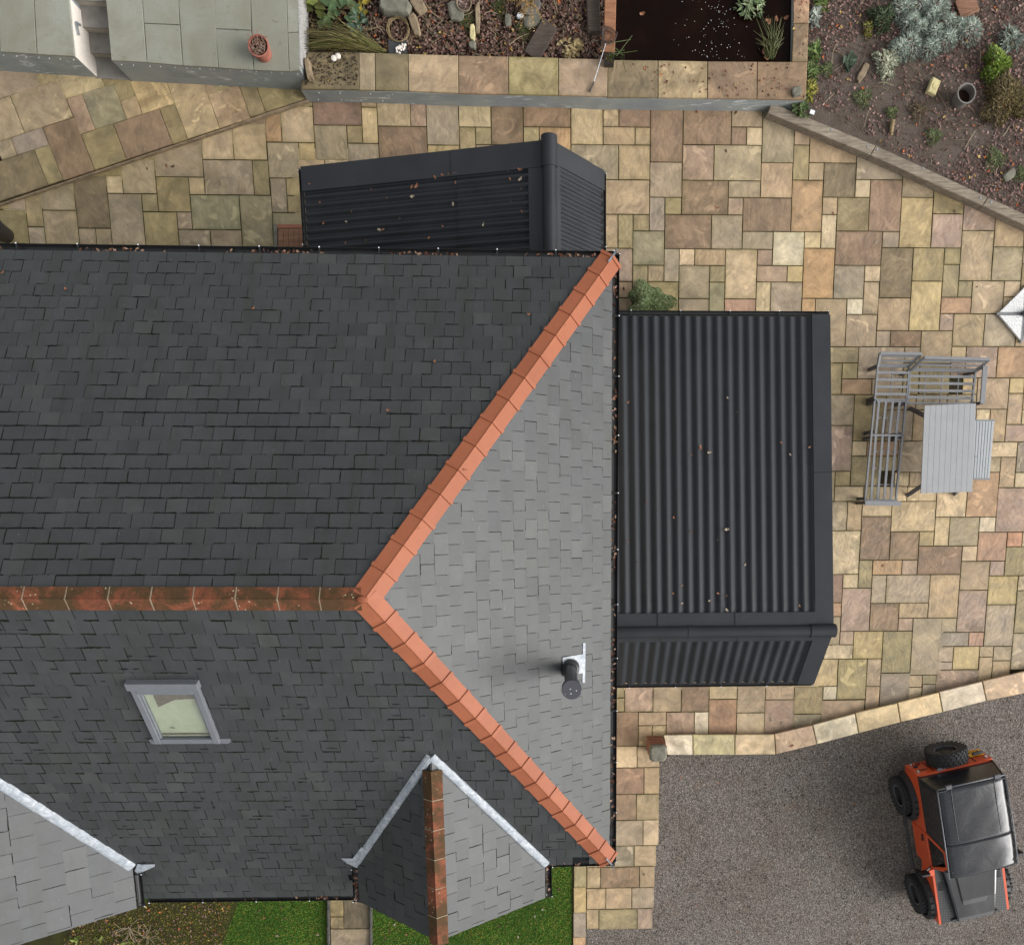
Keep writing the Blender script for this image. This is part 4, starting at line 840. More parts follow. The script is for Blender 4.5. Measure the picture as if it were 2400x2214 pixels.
strip(PE_, yg-.30, yg-.003, .26*LE_, LE_-.06, .0, .056, 'flash', ext1, 'verge_flashing'); strip(PE_, yg-.30, yg-.004, 0.0, .26*LE_-.004, 0, .052, 'flash', ext1, 'verge_flashing')
strip(PW, yS, yg-VW_-.003, LW-.31, LW-.07, .012, .055, 'flash', ext1, 'ridge_flashing'); strip(PE_, yS, yg-.303, LE_-.19, LE_-.05, .012, .055, 'flash', ext1, 'ridge_flashing')
def roll(a, b, r, parent):
    d = (b-a).normalized(); mb = MB(); mb.tube([a, b-d*.42], r, 20); obj('ridge_roll', mb, 'sheet', parent, loc=a, smooth=False)
    mb = MB(); mb.tube([b-d*.43, b-d*.01, b], r+.012, 22, rs=[r+.012, r+.012, r-.01]); o = obj('ridge_roll', mb, 'sheet', parent, loc=b)
    for k in range(1, int((b-a).length/2.1)+1):
        c = a+d*(2.1*k-.4)
        if (b-c).length > .6: mb = MB(); mb.tube([c, c+d*.13], r+.007, 20); obj('roll_collar', mb, 'sheet', parent, loc=c)
rc = Vector((rP.x, 0, zr1+.055)); roll(Vector((rc.x, yS, rc.z)), Vector((rc.x, yg+.05, rc.z)), .105, ext1)
def edge_gutter(parent, a, b, out, w=.045):
    global house
    h_ = house; house = parent; g = gutter(a, b, out, w); house = h_; return g
edge_gutter(ext1, Vector((wE.x-.03, yS, ZX-.02)), Vector((wE.x-.03, yg, ZX-.02)), Vector((-1,0,0)), .035); edge_gutter(ext1, Vector((eE.x+.03, yS, ZX-.02)), Vector((eE.x+.03, yg, ZX-.02)), Vector((1,0,0)), .035)
mb = MB(); xa, xb = wE.x+.12, eE.x-.12; 
fz = lambda x: ZX-.06+(zr1-ZX)*((x-wE.x)/(rP.x-wE.x) if x < rP.x else (eE.x-x)/(eE.x-rP.x))-.02
fr = [Vector((x, yg-.10, z)) for x, z in ((xa, 0), (xb, 0), (xb, fz(xb)), (rP.x, fz(rP.x)), (xa, fz(xa)))]; bk = [p+Vector((0, yS-yg+.1, 0)) for p in fr]; n = 5
mb.add(fr+bk, [tuple(range(n-1, -1, -1)), tuple(range(n, 2*n))]+[(i, (i+1)%n, (i+1)%n+n, i+n) for i in range(n)]); obj('wall', mb, 'carmatt', ext1)
mb = MB(); mb.bar(Vector((rP.x-.13, yg+.002, zr1-.03)), Vector((rP.x-.13, yg+.002, zr1+.09)), .03, .01); obj('flashing_tab', mb, 'galv', ext1)
# garden room east of the house: ridge runs east-west
nC = at(1947, 740, ZX); sC = at(1904, 1597, ZX); xg = (nC.x+sC.x)/2; zr2 = solve(1952, 1476, 'x', xg); rQ = at(1952, 1476, zr2); xW2 = NE.x-.40
ext2 = thing('extension', 'large dark corrugated extension east of the house beside the garden sofa', 'extension', ((xg+xW2)/2, (nC.y+sC.y)/2, 0))
def plane2(y0, yr, zr):
    run = abs(yr-y0); sl = math.hypot(run, zr-ZX); cy, cz = (yr-y0)/sl, (zr-ZX)/sl; ny, nz = -cz*math.copysign(1, yr-y0), run/sl
    return (lambda s, t, h: Vector((s, y0+cy*t+ny*h, ZX+cz*t+nz*h))), sl
PN, LN = plane2(nC.y, rQ.y, zr2); PS, LS = plane2(sC.y, rQ.y, zr2)
print('ext', zr1, LW, LE_, zr2, LN, LS, xg, rQ)
strip(PN, xW2, xg-.01, .01, LN-.005, -.05, -.012, 'flash', ext2, 'roof_deck', 0); strip(PS, xW2, xg-.01, .01, LS-.005, -.05, -.012, 'flash', ext2, 'roof_deck', 0)
VG = .31; pit = (xg-VG-xW2)/22.0
t1 = LN*.475; t2 = LN*.905
corr(PN, xW2, xg-VG, .03, t1+.08, pit, .020, 'sheet', ext2, .024); corr(PN, xW2, xg-VG, t1, t2+.05, pit, .020, 'sheet', ext2, .031); corr(PN, xW2, xg-VG, t2, LN-.27, pit, .020, 'sheet', ext2, .038)
corr(PS, xW2, xg-VG, .03, LS-.15, pit, .020, 'sheet', ext2, .024)
strip(PN, xg-VG, xg-.003, 0.0, LN*.50, .0, .058, 'flash', ext2, 'verge_flashing'); strip(PN, xg-VG, xg-.004, LN*.50+.004, LN-.09, .0, .060, 'flash', ext2, 'verge_flashing'); strip(PS, xg-VG, xg-.003, 0, LS-.06, .0, .058, 'flash', ext2, 'verge_flashing')
k3 = (xg-VG-xW2)/3
for i in range(3): strip(PN, xW2+k3*i+.002*i, xW2+k3*(i+1), LN-.30, LN-.07, .02, .066+.003*i, 'flash', ext2, 'ridge_flashing'); strip(PS, xW2+k3*i+.002*i, xW2+k3*(i+1), LS-.19, LS-.05, .012, .060+.002*i, 'flash', ext2, 'ridge_flashing')
for i in range(1, 3): strip(PN, xW2+k3*i-.06, xW2+k3*i+.06, LN-.30, LN-.07, .03, .078, 'flash', ext2, 'joint_strap')
roll(Vector((xW2, rQ.y, zr2+.055)), Vector((xg+.03, rQ.y, zr2+.055)), .10, ext2)
edge_gutter(ext2, Vector((xW2, nC.y+.035, ZX-.02)), Vector((xg+.01, nC.y+.035, ZX-.02)), Vector((0,1,0)), .038); edge_gutter(ext2, Vector((xW2, sC.y-.035, ZX-.02)), Vector((xg+.005, sC.y-.035, ZX-.02)), Vector((0,-1,0)), .038)
mb = MB(); ya, yb = sC.y+.14, nC.y-.14; fz = lambda y: ZX-.08+(zr2-ZX)*((y-sC.y)/(rQ.y-sC.y) if y < rQ.y else (nC.y-y)/(nC.y-rQ.y))-.02
fr = [Vector((xg-.12, y, z)) for y, z in ((ya, 0), (yb, 0), (yb, fz(yb)), (rQ.y, fz(rQ.y)), (ya, fz(ya)))]; bk = [p+Vector((xW2-xg+.12, 0, 0)) for p in fr]
mb.add(fr+bk, [tuple(range(n)), tuple(range(2*n-1, n-1, -1))]+[(i, i+n, (i+1)%n+n, (i+1)%n) for i in range(n)]); obj('wall', mb, 'carmatt', ext2)
# ------------------------------------------------------------------ raised terrace, steps, planter walls
ZT = 0.78; c1 = lambda x, y, z=ZT: at(x/2.504, y/2.504, z)
def polyobj(name, pts, depth, mat, parent=None, cham=0.004, loc=None):
    mb = MB(); P = [Vector(p) for p in pts]
    if area([(p.x, p.y) for p in P]) < 0: P = P[::-1]
    mb.prism(P, depth, cham); return obj(name, mb, mat, parent, loc=loc or (cen(mb) if parent else None))
terr = thing('terrace', 'raised terrace of grey green slabs with grey clad retaining wall', 'terrace', c1(900, 300, 0))
bl = [c1(-500, 268), c1(437, 330), c1(403, -10), c1(365, -400), c1(-500, -400)]
br = [c1(654, 354), c1(1760, 412), c1(1748, 0), c1(1740, -400), c1(575, -400)]
polyobj('retaining_wall', [p-UP*.03 for p in bl], ZT-.03, 'clad', terr, 0); polyobj('retaining_wall', [p-UP*.03 for p in br], ZT-.03, 'clad', terr, 0)
def tslab(q, dz=0): polyobj('terrace_slab', [c1(x, y)+UP*dz for x, y in q], .035, 'porc', terr, .004)
tslab([(-500,265),(-4,302),(-20,-400),(-500,-400)]); tslab([(2,303),(214,317),(188,-150),(-14,-150)]); tslab([(219,318),(436,330),(404,-5),(385,-150),(193,-150)], .001)
for i, (a, b, top) in enumerate([((654,354),(859,365),(622,-5,833,-5)),((864,366),(1071,384),(848,140,1055,149)),((1076,385),(1280,396),(1048,-5,1257,-5)),((1284,397),(1487,411),(1266,172,1474,181)),((1492,411),(1695,419),(1471,-5,1681,-5)),((1699,419),(1758,411),(1690,196,1751,191))]):
    tslab([a, b, (top[2], top[3]), (top[0], top[1])], random.uniform(0,.002))
tslab([(835,-5),(1046,-5),(1053,144),(847,135)]); tslab([(1259,-5),(1469,-5),(1473,176),(1265,167)]); tslab([(1684,-5),(1748,-5),(1751,187),(1690,191)])
for x0, x1, x0b, x1b in ((575,790,622,833),(795,1010,835,1046),(1015,1230,1048,1257),(1235,1440,1259,1469),(1445,1660,1471,1681),(1665,1735,1684,1748)): tslab([(x0b,-9),(x1b,-9),(x1,-400),(x0,-400)])
# nail heads along the cladding
nails = MB()
def nail_line(a, b, n, nrm):
    a = Vector(a); b = Vector(b)
    for i in range(n):
        p = a+(b-a)*((i+.5+random.uniform(-.2,.2))/n); nails.box(p+Vector(nrm)*.004, (.012,.012,.012))
# steps between the two halves
st = [(0.12, [(538,345),(700,345),(820,470),(560,452)]), (.27, [(492,200),(640,200),(650,318),(503,318)]), (.45, [(447,50),(624,50),(637,166),(468,166)]), (.62, [(405,-120),(612,-120),(622,8),(425,8)])]
steps = thing('garden_steps', 'grey garden steps cut between two halves of raised terrace', 'steps', c1(560, 250, 0))
sxL = c1(437, 330).x+.0; 
for i, (z, q) in enumerate(st):
    yb_ = min(c1(q[2][0], q[2][1], z).y, c1(q[3][0], q[3][1], z).y); yt_ = (c1(*st[i+1][1][2], st[i+1][0]).y if i+1 < len(st) else yb_+1.5)+.02
    xl = c1(437, 330).x-.02; xr = c1(640, 200).x+.05; nl_ = [Vector((xl, yb_+.018, z)), Vector((xr, yb_-.0, z)), Vector((xr, yt_, z)), Vector((xl, yt_, z))]
    if i == 0: nl_ = [Vector((xl, yb_+.02, z)), Vector((c1(700,350).x+.0, yb_-.01, z)), Vector((c1(700,350).x, yt_, z)), Vector((xl, yt_, z))]
    polyobj('tread', nl_, .03, 'step', steps, .004); polyobj('riser', [p-UP*.031+Vector((0, .012 if k < 2 else 0, 0)) for k, p in enumerate(nl_)], z-.03, 'riser' if i else 'clad', steps, 0)
mb = MB(); a, b = c1(437,330), c1(403,-10); xo = Vector((.012,0,0)); mb.add([a+xo+UP*-.035, b+xo-UP*.035, b+xo-UP*ZT, a+xo-UP*ZT, a-UP*.035, b-UP*.035, b-UP*ZT, a-UP*ZT], [(0,3,2,1),(0,1,5,4),(3,0,4,7)]); obj('side_wall', mb, 'white', steps)
mb = MB(); p = c1(437, 150, .70); mb.bar(p+Vector((.03,.05,0)), p+Vector((.03,-.12,-.05)), .03, .03); mb.bar(p+Vector((.05,.05,-.1)), p+Vector((.03,.05,0)), .03, .03); obj('metal_lamp', mb, 'galv', steps)
# pebbledash end wall
mb = MB(); a, b = c1(1758, 380), c1(1738, -400); xo = Vector((.02,0,0)); mb.add([a+xo, b+xo, b+xo-UP*(ZT-.1), a+xo-UP*(ZT-.1), a, b, b-UP*(ZT-.1), a-UP*(ZT-.1)], [(0,3,2,1),(0,1,5,4),(3,0,4,7)]); obj('pebbledash_wall', mb, 'pebble', terr)
# planter: retaining wall, copings, pond
ZP = 0.46; c2 = lambda x, y, z=ZP: at(660+x/2.3845, y/2.3845, z); c3 = lambda x, y, z=ZP: at(1400+x/2.003, y/2.003, z)
plant = thing('raised_planter', 'long raised bed and pond edge with sandstone coping and grey clad front', 'planter', c2(900, 500, 0))
front = [c2(105,497), c2(430,502), c2(983,522), c2(1546,530), c3(0,455), c3(515,461), c3(975,466)]
back_l = [c2(140,288), c2(430,293), c2(706,303), c2(1266,317), c2(1820,331), c3(283,285), c3(915,290)]
body = [p-UP*.045 for p in front]+[c3(1010,-300)-UP*.045, c3(925,-300)-UP*.045]+[p-UP*.045 for p in back_l[::-1]]
mb = MB()
for i in range(len(front)-1): mb.prism([p-UP*.042 for p in (front[i], front[i+1], back_l[i+1], back_l[i])], ZP-.042)
mb.prism([p-UP*.042 for p in (c3(915,290), c3(983,290), c3(1010,-300), c3(925,-300))], ZP-.042); obj('retaining_wall', mb, 'clad', plant)
COP = [([(140,290),(429,293),(431,501),(108,497)],'D',c2),([(433,294),(519,296),(521,503),(434,502)],'G',c2),([(522,296),(705,302),(707,508),(524,504)],'D',c2),([(708,302),(985,310),(988,521),(711,509)],'T',c2),([(988,310),(1265,316),(1267,526),(991,522)],'B',c2),([(1268,316),(1545,323),(1545,531),(1270,527)],'K',c2),
       ([(1549,325),(1822,331),(1820,540),(1548,532)],'P',c2),([(50,281),(283,284),(283,457),(48,456)],'D',c3),([(286,284),(516,288),(515,460),(286,458)],'T',c3),([(519,288),(749,290),(748,463),(518,461)],'B',c3),([(752,290),(986,291),(978,467),(751,464)],'B',c3),([(914,289),(987,289),(992,110),(921,110)],'B',c3),([(921,107),(992,107),(1006,-300),(928,-300)],'R',c3)]
for q, ch, fn in COP: 
    o = polyobj('coping_stone', [fn(x, y)+UP*random.uniform(-.002,.002) for x, y in q], .045, 'slab', plant, .008); o.color = pcol(ch)
front_t = [c1(-500,268), c1(437,330)]; nail_line(front_t[0]-UP*.12, front_t[1]-UP*.12, 14, (0,-1,0)); nail_line(c1(654,354)-UP*.12, c1(1760,412)-UP*.12, 14, (0,-1,0)); nail_line(c1(654,354)-UP*.68, c1(1760,412)-UP*.68, 9, (0,-1,0))
nail_line(front[0]-UP*.12, front[-1]-UP*.12, 20, (0,-1,0)); nail_line(front[0]-UP*.36, front[-1]-UP*.36, 22, (0,-1,0)); o = obj('cladding_nails', nails, 'white_dot', plant); o['kind'] = 'stuff'
flat('pond', [c3(20,-300,.33), c3(85,292,.33), c3(920,296,.33), c3(930,-300,.33)], .33, 'water')
flat('planter_soil', [c2(60,-700,.26), c2(150,310,.26), c2(1850,345,.26), c2(1880,-700,.26)], .26, 'soil_dark')
mb = MB(); a, b = c2(1830,300,.52), c2(1842,-200,.52); mb.bar(a, b, .20, .10, UP, .008); solo('timber_beam', mb, 'beam', 'brown timber beam between leafy planter and dark pond', 'beam')
# rotated raised paving at the north-west, one low step up
ZS = 0.11; cA = lambda x, y, z=ZS: at(x/4.62, 200+y/4.62, z)
RTL = [((-190,870),(520,1080),'D'),((370,705),(695,1020),'K'),((455,470),(1035,915),'B'),((890,530),(1375,800),'K'),((1222,425),(1866,635),'B'),((1730,265),(2044,580),'K'),((1790,-50),(2373,468),'C'),((2236,85),(2715,352),'T'),((2590,20),(2870,290),'K'),((2776,20),(3340,132),'K'),((-60,620),(185,750),'G'),((110,570),(530,650),'S'),((-230,210),(270,505),'G'),((100,118),(790,350),'G'),((712,150),(1035,468),'P'),((880,100),(1370,350),'V'),((1215,-20),(1458,120),'K'),((1300,165),(1545,300),'T'),((1405,-40),(1888,207),'Y'),((560,-190),(1125,5),'C'),((-420,-60),(455,-5),'G'),((2195,-80),(2330,80),'T')]
dA = (cA(1370,805)-cA(1040,915)); dA.z = 0; dA.normalize(); dP = Vector((-dA.y, dA.x, 0))
A0, A1 = cA(0,1268), cA(3330,150)
upper = flat('upper_paving', [cA(-900,1570), cA(0,1268), cA(1372,808), cA(2375,470), cA(2870,292), cA(3330,142), cA(3330,-400), cA(-900,-400)], ZS-.028, 'mortar', depth=ZS-.02)
its = []; loc_ = []
for (x0, y0), (x1, y1), ch in RTL:
    a = cA(x0, y0); b = cA(x1, y1); q = [((p-A0).dot(dA), (p-A0).dot(dP)) for p in (a, b)]
    ua_, ub_ = sorted((q[0][0], q[1][0])); va_, vb_ = sorted((q[0][1], q[1][1])); loc_.append(([(ua_, va_), (ub_, va_), (ub_, vb_), (ua_, vb_)], ch, 'R'))
for q, ch, k in settle(loc_):
    q = [(A0.x+dA.x*u+dP.x*v, A0.y+dA.y*u+dP.y*v) for u, v in q]
    if area(q) < 0: q = q[::-1]
    q = clip(q, (A0.x, A0.y), (A1.x, A1.y))
    if len(q) >= 3 and area(q) > .01: its.append((q, ch, 'R'))
def fillers(name, par, a, b, off0, off1, z, n, chs):
    for i in range(n):
        p, q = a+(b-a)*(i/n), a+(b-a)*((i+.985)/n); o_ = Vector((-(b-a).y, (b-a).x, 0)).normalized()
        pts = [p+o_*off0, q+o_*off0, q+o_*off1, p+o_*off1]
        for v in pts: v.z = z
        o = polyobj(name, pts, .02, 'slab', par, .003); o.color = pcol(random.choice(chs))
fillers('paving_slab', patio, cA(0,1268,0), cA(3330,150,0), -.30, .05, -.007, 9, 'KG'); fillers('paving_slab', upper, cA(-300,-150), cA(2500,60), -.32, .25, ZS-.008, 8, 'KT')
mb = MB(); mb.bar(A0-dA*2-UP*(ZS-(ZS-.03)/2)-dP*.002, A1-UP*(ZS-(ZS-.03)/2)-dP*.002, .04, ZS-.03); obj('step_edge', mb, 'stone', upper)
for q, ch, k in its:
    mb = MB(); cx_ = sum(p[0] for p in q)/len(q); cy_ = sum(p[1] for p in q)/len(q)
    mb.prism([Vector((cx_+(p[0]-cx_)*.984, cy_+(p[1]-cy_)*.984, ZS+random.uniform(-.002,.002))) for p in q], .05, .006); o = obj('paving_slab', mb, 'slab', upper, loc=cen(mb)); o.color = pcol(ch)
# low driveway wall with pale coping and the gate pillar
dw = thing('driveway_wall', 'low wall with pale sandstone coping between patio and gravel drive', 'wall', at(1800, 1750))
c5 = lambda x, y, z=.16: at(1400+x/2.003, 1500+y/2.003, z)
CW = [([(312,446),(446,443),(447,537),(330,537)],'W',1.25),([(450,443),(644,443),(643,537),(450,537)],'V',1.5),([(648,443),(830,442),(836,535),(647,537)],'C',1.15),([(834,440),(1008,399),(1030,488),(840,534)],'P',1.35),([(1013,398),(1208,346),(1226,436),(1033,487)],'W',1.2),([(1213,342),(1407,296),(1422,384),(1229,435)],'C',1.15),([(1412,293),(1602,246),(1620,337),(1426,383)],'C',1.25),([(1607,243),(1805,195),(1825,284),(1624,336)],'W',1.0),([(1810,192),(2003,147),(2026,243),(1829,284)],'T',1.15),([(2008,146),(2200,100),(2224,197),(2030,242)],'C',1)]
for q, ch, k in CW:
    o = polyobj('coping_stone', [c5(x, y)+UP*random.uniform(-.003,.003) for x, y in q], .05, 'coping', dw, .008); c = pcol(ch, .03); o.color = tuple(min(.85, x*k*1.12) for x in c[:3])+(1,)
    polyobj('wall', [c5(x, y+(8 if i < 2 else -6), .109-.002*(len(dw.children)%3)) for i, (x, y) in enumerate(q)], .16, 'stone', dw, 0)
c6 = lambda x, y, z: at(1400+x/3.577, 1580+y/3.577, z); ZG = .74
pil = thing('gate_pillar', 'short brick gate pillar with rough stone cap at wall end', 'pillar', c6(470, 560, 0))
mb = MB(); pc = c6(512, 662, ZG); sz = .32
for k in range(8):
    for i in range(2):
        for j in range(2):
            o_ = .012 if k % 2 else -.012; mb.box((pc.x+(i-.5)*sz*.49+o_*.3, pc.y+(j-.5)*sz*.49-o_*.3, .04+k*.078), (sz*.47, sz*.47, .066), None, .006)
o = obj('bricks', mb, 'brickw', pil); o['kind'] = 'stuff'
mb = MB(); mb.box((pc.x, pc.y, .31), (sz*.9, sz*.9, .60)); obj('mortar_core', mb, 'mortar', pil)
mb = MB(); q = [(-.17,-.13),(-.11,-.18),(.12,-.175),(.175,-.10),(.17,.13),(.10,.17),(-.13,.165),(-.178,.10)]; mb.sweep([[Vector((pc.x+x*s, pc.y+y*s, z)) for x, y in q] for s, z in ((1,.645),(1.03,.69),(.98,.73),(.78,.765))]); obj('cap_stone', mb, 'stone_grey', pil)
# timber sleepers holding back the bed
ZB = .22; slp = thing('sleeper_edging', 'weathered timber sleepers edging the garden bed beside paving', 'edging', c3(1300, 700, 0))
SB = [(815,480),(1308,683),(1834,925),(2250,1117)]; SF = [(800,530),(1282,728),(1808,966),(2230,1160)]
for i in range(3):
    a, b = c3(*SB[i], ZB), c3(*SB[i+1], ZB); c, d = c3(*SF[i+1], ZB), c3(*SF[i], ZB); e = (b-a).normalized()*.004
    polyobj('sleeper', [a+e, b-e, c-e, d+e], ZB, 'sleeper', slp, .012)
mb = MB()
for (x, y) in ((1270,690),(1315,702),(1530,790),(1800,930),(1850,950),(1100,610)): mb.box(c3(x, y, ZB+.004), (.03,.03,.008))
o = obj('bolt_heads', mb, 'galv', slp); o['kind'] = 'stuff'
bed = flat('garden_bed', [c3(960,490,.19), c3(940,545,.19)]+[c3(x-14, y+14, .19) for x, y in SB[1:]]+[c3(2600,500,.19), c3(2600,-500,.19), c3(1000,-500,.19)], .185, 'soil', depth=.18)
flat('flower_border', px([(190,2112),(560,2110),(520,2214),(480,2700),(-300,2700),(-300,2214)], -.01), -.012, 'moss_soil')
# front path between the lawns, with rope-top edging
cP = lambda x, y, z=0.0: at(700+x/2.87, 2060+y/2.87, z)
fp = flat('front_path', [cP(190,-40), cP(490,-40), cP(490,900), cP(200,900)], -.012, 'mortar')
for q, ch in (([(210,108),(298,108),(300,250),(212,250)],'K'),([(302,108),(474,108),(476,330),(304,330)],'D'),([(213,254),(299,254),(301,330),(215,330)],'K'),([(215,336),(476,334),(478,560),(217,560)],'G'),([(210,-40),(474,-40),(474,104),(210,104)],'K'),([(217,566),(478,566),(480,800),(219,800)],'K')):
    o = polyobj('paving_slab', [cP(x, y, .01) for x, y in q], .03, 'slab', fp, .006); c = pcol(ch); o.color = tuple(x*.75 for x in c[:3])+(1,)
for side, (xa_, xb_) in enumerate(((197,207),(482,492))):
    e = thing('rope_edging', ['twisted rope edging between path and left lawn strip', 'twisted rope edging between path and right lawn'][side], 'path edging', cP(xa_, 280), 'rope edgings along the front path')
    for k in range(4):
        a, b = cP(xa_+.0, 90+k*115, .05), cP(xa_+3, 90+(k+1)*115-2, .05); mb = MB(); mb.bar(a-UP*.05, b-UP*.05, .05, .09); n_ = 9
        for i in range(n_): p = a+(b-a)*((i+.5)/n_); mb.blob(p, .034, .026, .03, 6, 4, 0, .6)
        obj('edging_tile', mb, 'rope', e)
kb = flat('lawn_edging', px([(1341,2000),(1376,2000),(1373,2214),(1372,2700),(1340,2700)], -.01), -.0105, 'mortar'); cG = lambda x, y, z=0.0: at(1320+x/5.886, 1900+y/5.886, z)
for (x0, y0, x1, y1, ch) in ((150,450,320,733,'G'),(148,738,318,1047,'K'),(145,1052,314,1395,'Y'),(140,1400,310,1735,'S'),(137,1740,308,2070,'O'),(134,2076,304,2400,'G')):
    a, b = cG(x0, y0), cG(x1, y1); o = polyobj('edging_slab', [Vector((p[0], p[1], .012)) for p in ((a.x, b.y), (b.x, b.y), (b.x, a.y), (a.x, a.y))], .03, 'slab', kb, .006); o.color = pcol(ch)
# boarded panel by the garden room
bm_ = lambda x, y, z=.04: at(380+x/4.62, 200+y/4.62, z); pan = thing('boarded_hatch', 'weathered wooden boarded hatch set in paving beside dark extension', 'hatch', bm_(1380, 1680, 0))
for i in range(5): polyobj('board', [bm_(1256+i*57+(0 if k in (0,3) else 55), y) for k, y in enumerate((1552,1552,1900,1900))], .03, 'mat', pan, .003)
polyobj('border_strip', [bm_(1245,1505), bm_(1545,1505), bm_(1545,1546), bm_(1245,1546)], .03, 'brickw', pan, .004); polyobj('border_strip', [bm_(1203,1500), bm_(1243,1500), bm_(1250,1900), bm_(1212,1900)], .03, 'stone_grey', pan, .004)
# ------------------------------------------------------------------ garden furniture
f_ = lambda x, y, z=.40: at(1940+x/4.017, 760+y/4.017, z)
sofa = thing('garden_sofa', 'grey metal corner sofa frame without cushions on the patio', 'garden sofa', f_(600, 900, 0))
def bar_o(name, a, b, w, h, mat='alu', par=sofa, up=UP): mb = MB(); mb.bar(a, b, w, h, up, .002); return obj(name, mb, mat, par, loc=a)
for y in (452, 520, 587, 655): bar_o('slat', f_(470-(y-452)*.11, y), f_(762-(y-452)*.06, y+3), .048, .018)
for y in (490, 556, 624, 690): bar_o('slat', f_(778-(y-490)*.10, y-3), f_(1388-(y-490)*.12, y+5), .048, .018)
for k in range(4): bar_o('slat', f_(482+k*65, 728), f_(452+k*64, 1028), .046, .018)
for k in range(4): bar_o('slat', f_(452+k*64, 1050), f_(406+k*62, 1652), .046, .018)
R_ = [((478,392),(762,398)),((470,392),(442,708)),((766,398),(742,716)),((442,708),(742,714)),((772,432),(1392,440)),((748,744),(1360,744)),((1390,440),(1358,744)),((776,432),(750,742)),((458,722),(738,724)),((440,720),(350,1655)),((736,724),(640,1655)),((415,1042),(705,1046)),((352,1655),(650,1655))]
for a, b in R_: bar_o('seat_rail', f_(*a, .39), f_(*b, .39), .035, .045)
for a, b in (((612,400),(585,705)),((930,436),(900,742)),((1085,436),(1055,742)),((1238,436),(1212,742)),((432,878),(706,882)),((408,1196),(680,1200)),((395,1352),(668,1356)),((375,1508),(652,1508))): bar_o('seat_cross_rod', f_(*a, .372), f_(*b, .372), .018, .018)
for x, y in ((462,396),(446,690),(446,728),(420,1010),(412,1062),(352,1640),(700,740),(672,1030),(672,1066),(770,440),(1380,450),(1368,740),(750,735)): 
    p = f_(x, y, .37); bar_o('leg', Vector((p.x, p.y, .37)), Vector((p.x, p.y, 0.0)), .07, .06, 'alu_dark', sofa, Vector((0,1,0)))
def back(a, b, c, d, n):        # a,b lower corners (z .42), c,d upper
    bar_o('back_rail', a, c, .05, .035, 'alu', sofa); bar_o('back_rail', b, d, .05, .035, 'alu', sofa); bar_o('back_rail', c, d, .05, .035, 'alu', sofa)
    for k in range(n): t = (k+.35)/n; bar_o('back_slat', a+(c-a)*t, b+(d-b)*t, .045, .016, 'alu', sofa, (c-a).cross(b-a))
zb = .74; back(f_(472,392,.42), f_(762,396,.42), f_(495,272,zb), f_(880,278,zb), 3); back(f_(785,432,.42), f_(1398,440,.42), f_(908,312,zb), f_(1522,330,zb), 3)
polyobj('armrest', [f_(1462,390,.60), f_(1512,390,.60), f_(1480,745,.60), f_(1436,742,.60)], .03, 'alu', sofa, .004); polyobj('armrest', [f_(352,1658,.60), f_(692,1664,.60), f_(692,1708,.60), f_(352,1702,.60)], .03, 'alu', sofa, .004)
for x, y in ((1480,400),(1455,735),(372,1680),(675,1686)): p = f_(x, y, .57); bar_o('arm_post', p, Vector((p.x, p.y, 0)), .05, .05, 'alu_dark', sofa, Vector((0,1,0)))
tab = thing('garden_table', 'grey slatted garden table with splayed legs beside corner sofa', 'garden table', f_(1130, 1180, 0)); zt = .70
for k in range(9):
    t0, t1 = k/9, (k+1)/9; L = lambda t, y: (912+(1397-912)*t, 765+(745-765)*t) if y == 0 else (876+(1360-876)*t, 1590+(1575-1590)*t)
    a, b, c, d = f_(*L(t0,0), zt), f_(*L(t1,0), zt), f_(*L(t1,1), zt), f_(*L(t0,1), zt); g = (b-a).normalized()*.0016
    polyobj('table_board', [d+g, c-g, b-g, a+g], .025, 'board', tab, .001)
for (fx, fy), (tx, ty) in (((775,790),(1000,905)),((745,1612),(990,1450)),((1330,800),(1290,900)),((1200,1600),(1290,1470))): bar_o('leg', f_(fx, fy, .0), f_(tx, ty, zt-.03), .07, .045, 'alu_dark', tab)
for a, b in (((925,800),(1380,785)),((900,1550),(1350,1535))): bar_o('frame_rail', f_(*a, zt-.05), f_(*b, zt-.05), .05, .04, 'alu_dark', tab)
ben = thing('garden_bench', 'narrow grey slatted bench tucked under right side of table', 'garden bench', f_(1440, 1180, 0)); zb_ = .43
for k in range(9):
    t0, t1 = -.45+k*.161, -.45+(k+1)*.161; L = lambda t, y: (1398+(1572-1398)*t, 908) if y == 0 else (1366+(1524-1366)*t, 1452)
    a, b, c, d = f_(*L(t0,0), zb_), f_(*L(t1,0), zb_), f_(*L(t1,1), zb_), f_(*L(t0,1), zb_); g = (b-a).normalized()*.004; polyobj('bench_slat', [d+g, c-g, b-g, a+g], .022, 'wetboard', ben, .003)
bar_o('end_rail', f_(1320,904,zb_-.012), f_(1575,904,zb_-.012), .03, .03, 'alu', ben); bar_o('end_rail', f_(1290,1454,zb_-.012), f_(1526,1456,zb_-.012), .03, .03, 'alu', ben)
for x, y in ((1340,925),(1545,925),(1310,1430),(1505,1430)): p = f_(x, y, zb_-.02); bar_o('leg', p, Vector((p.x, p.y, 0)), .05, .05, 'alu_dark', ben, Vector((0,1,0)))
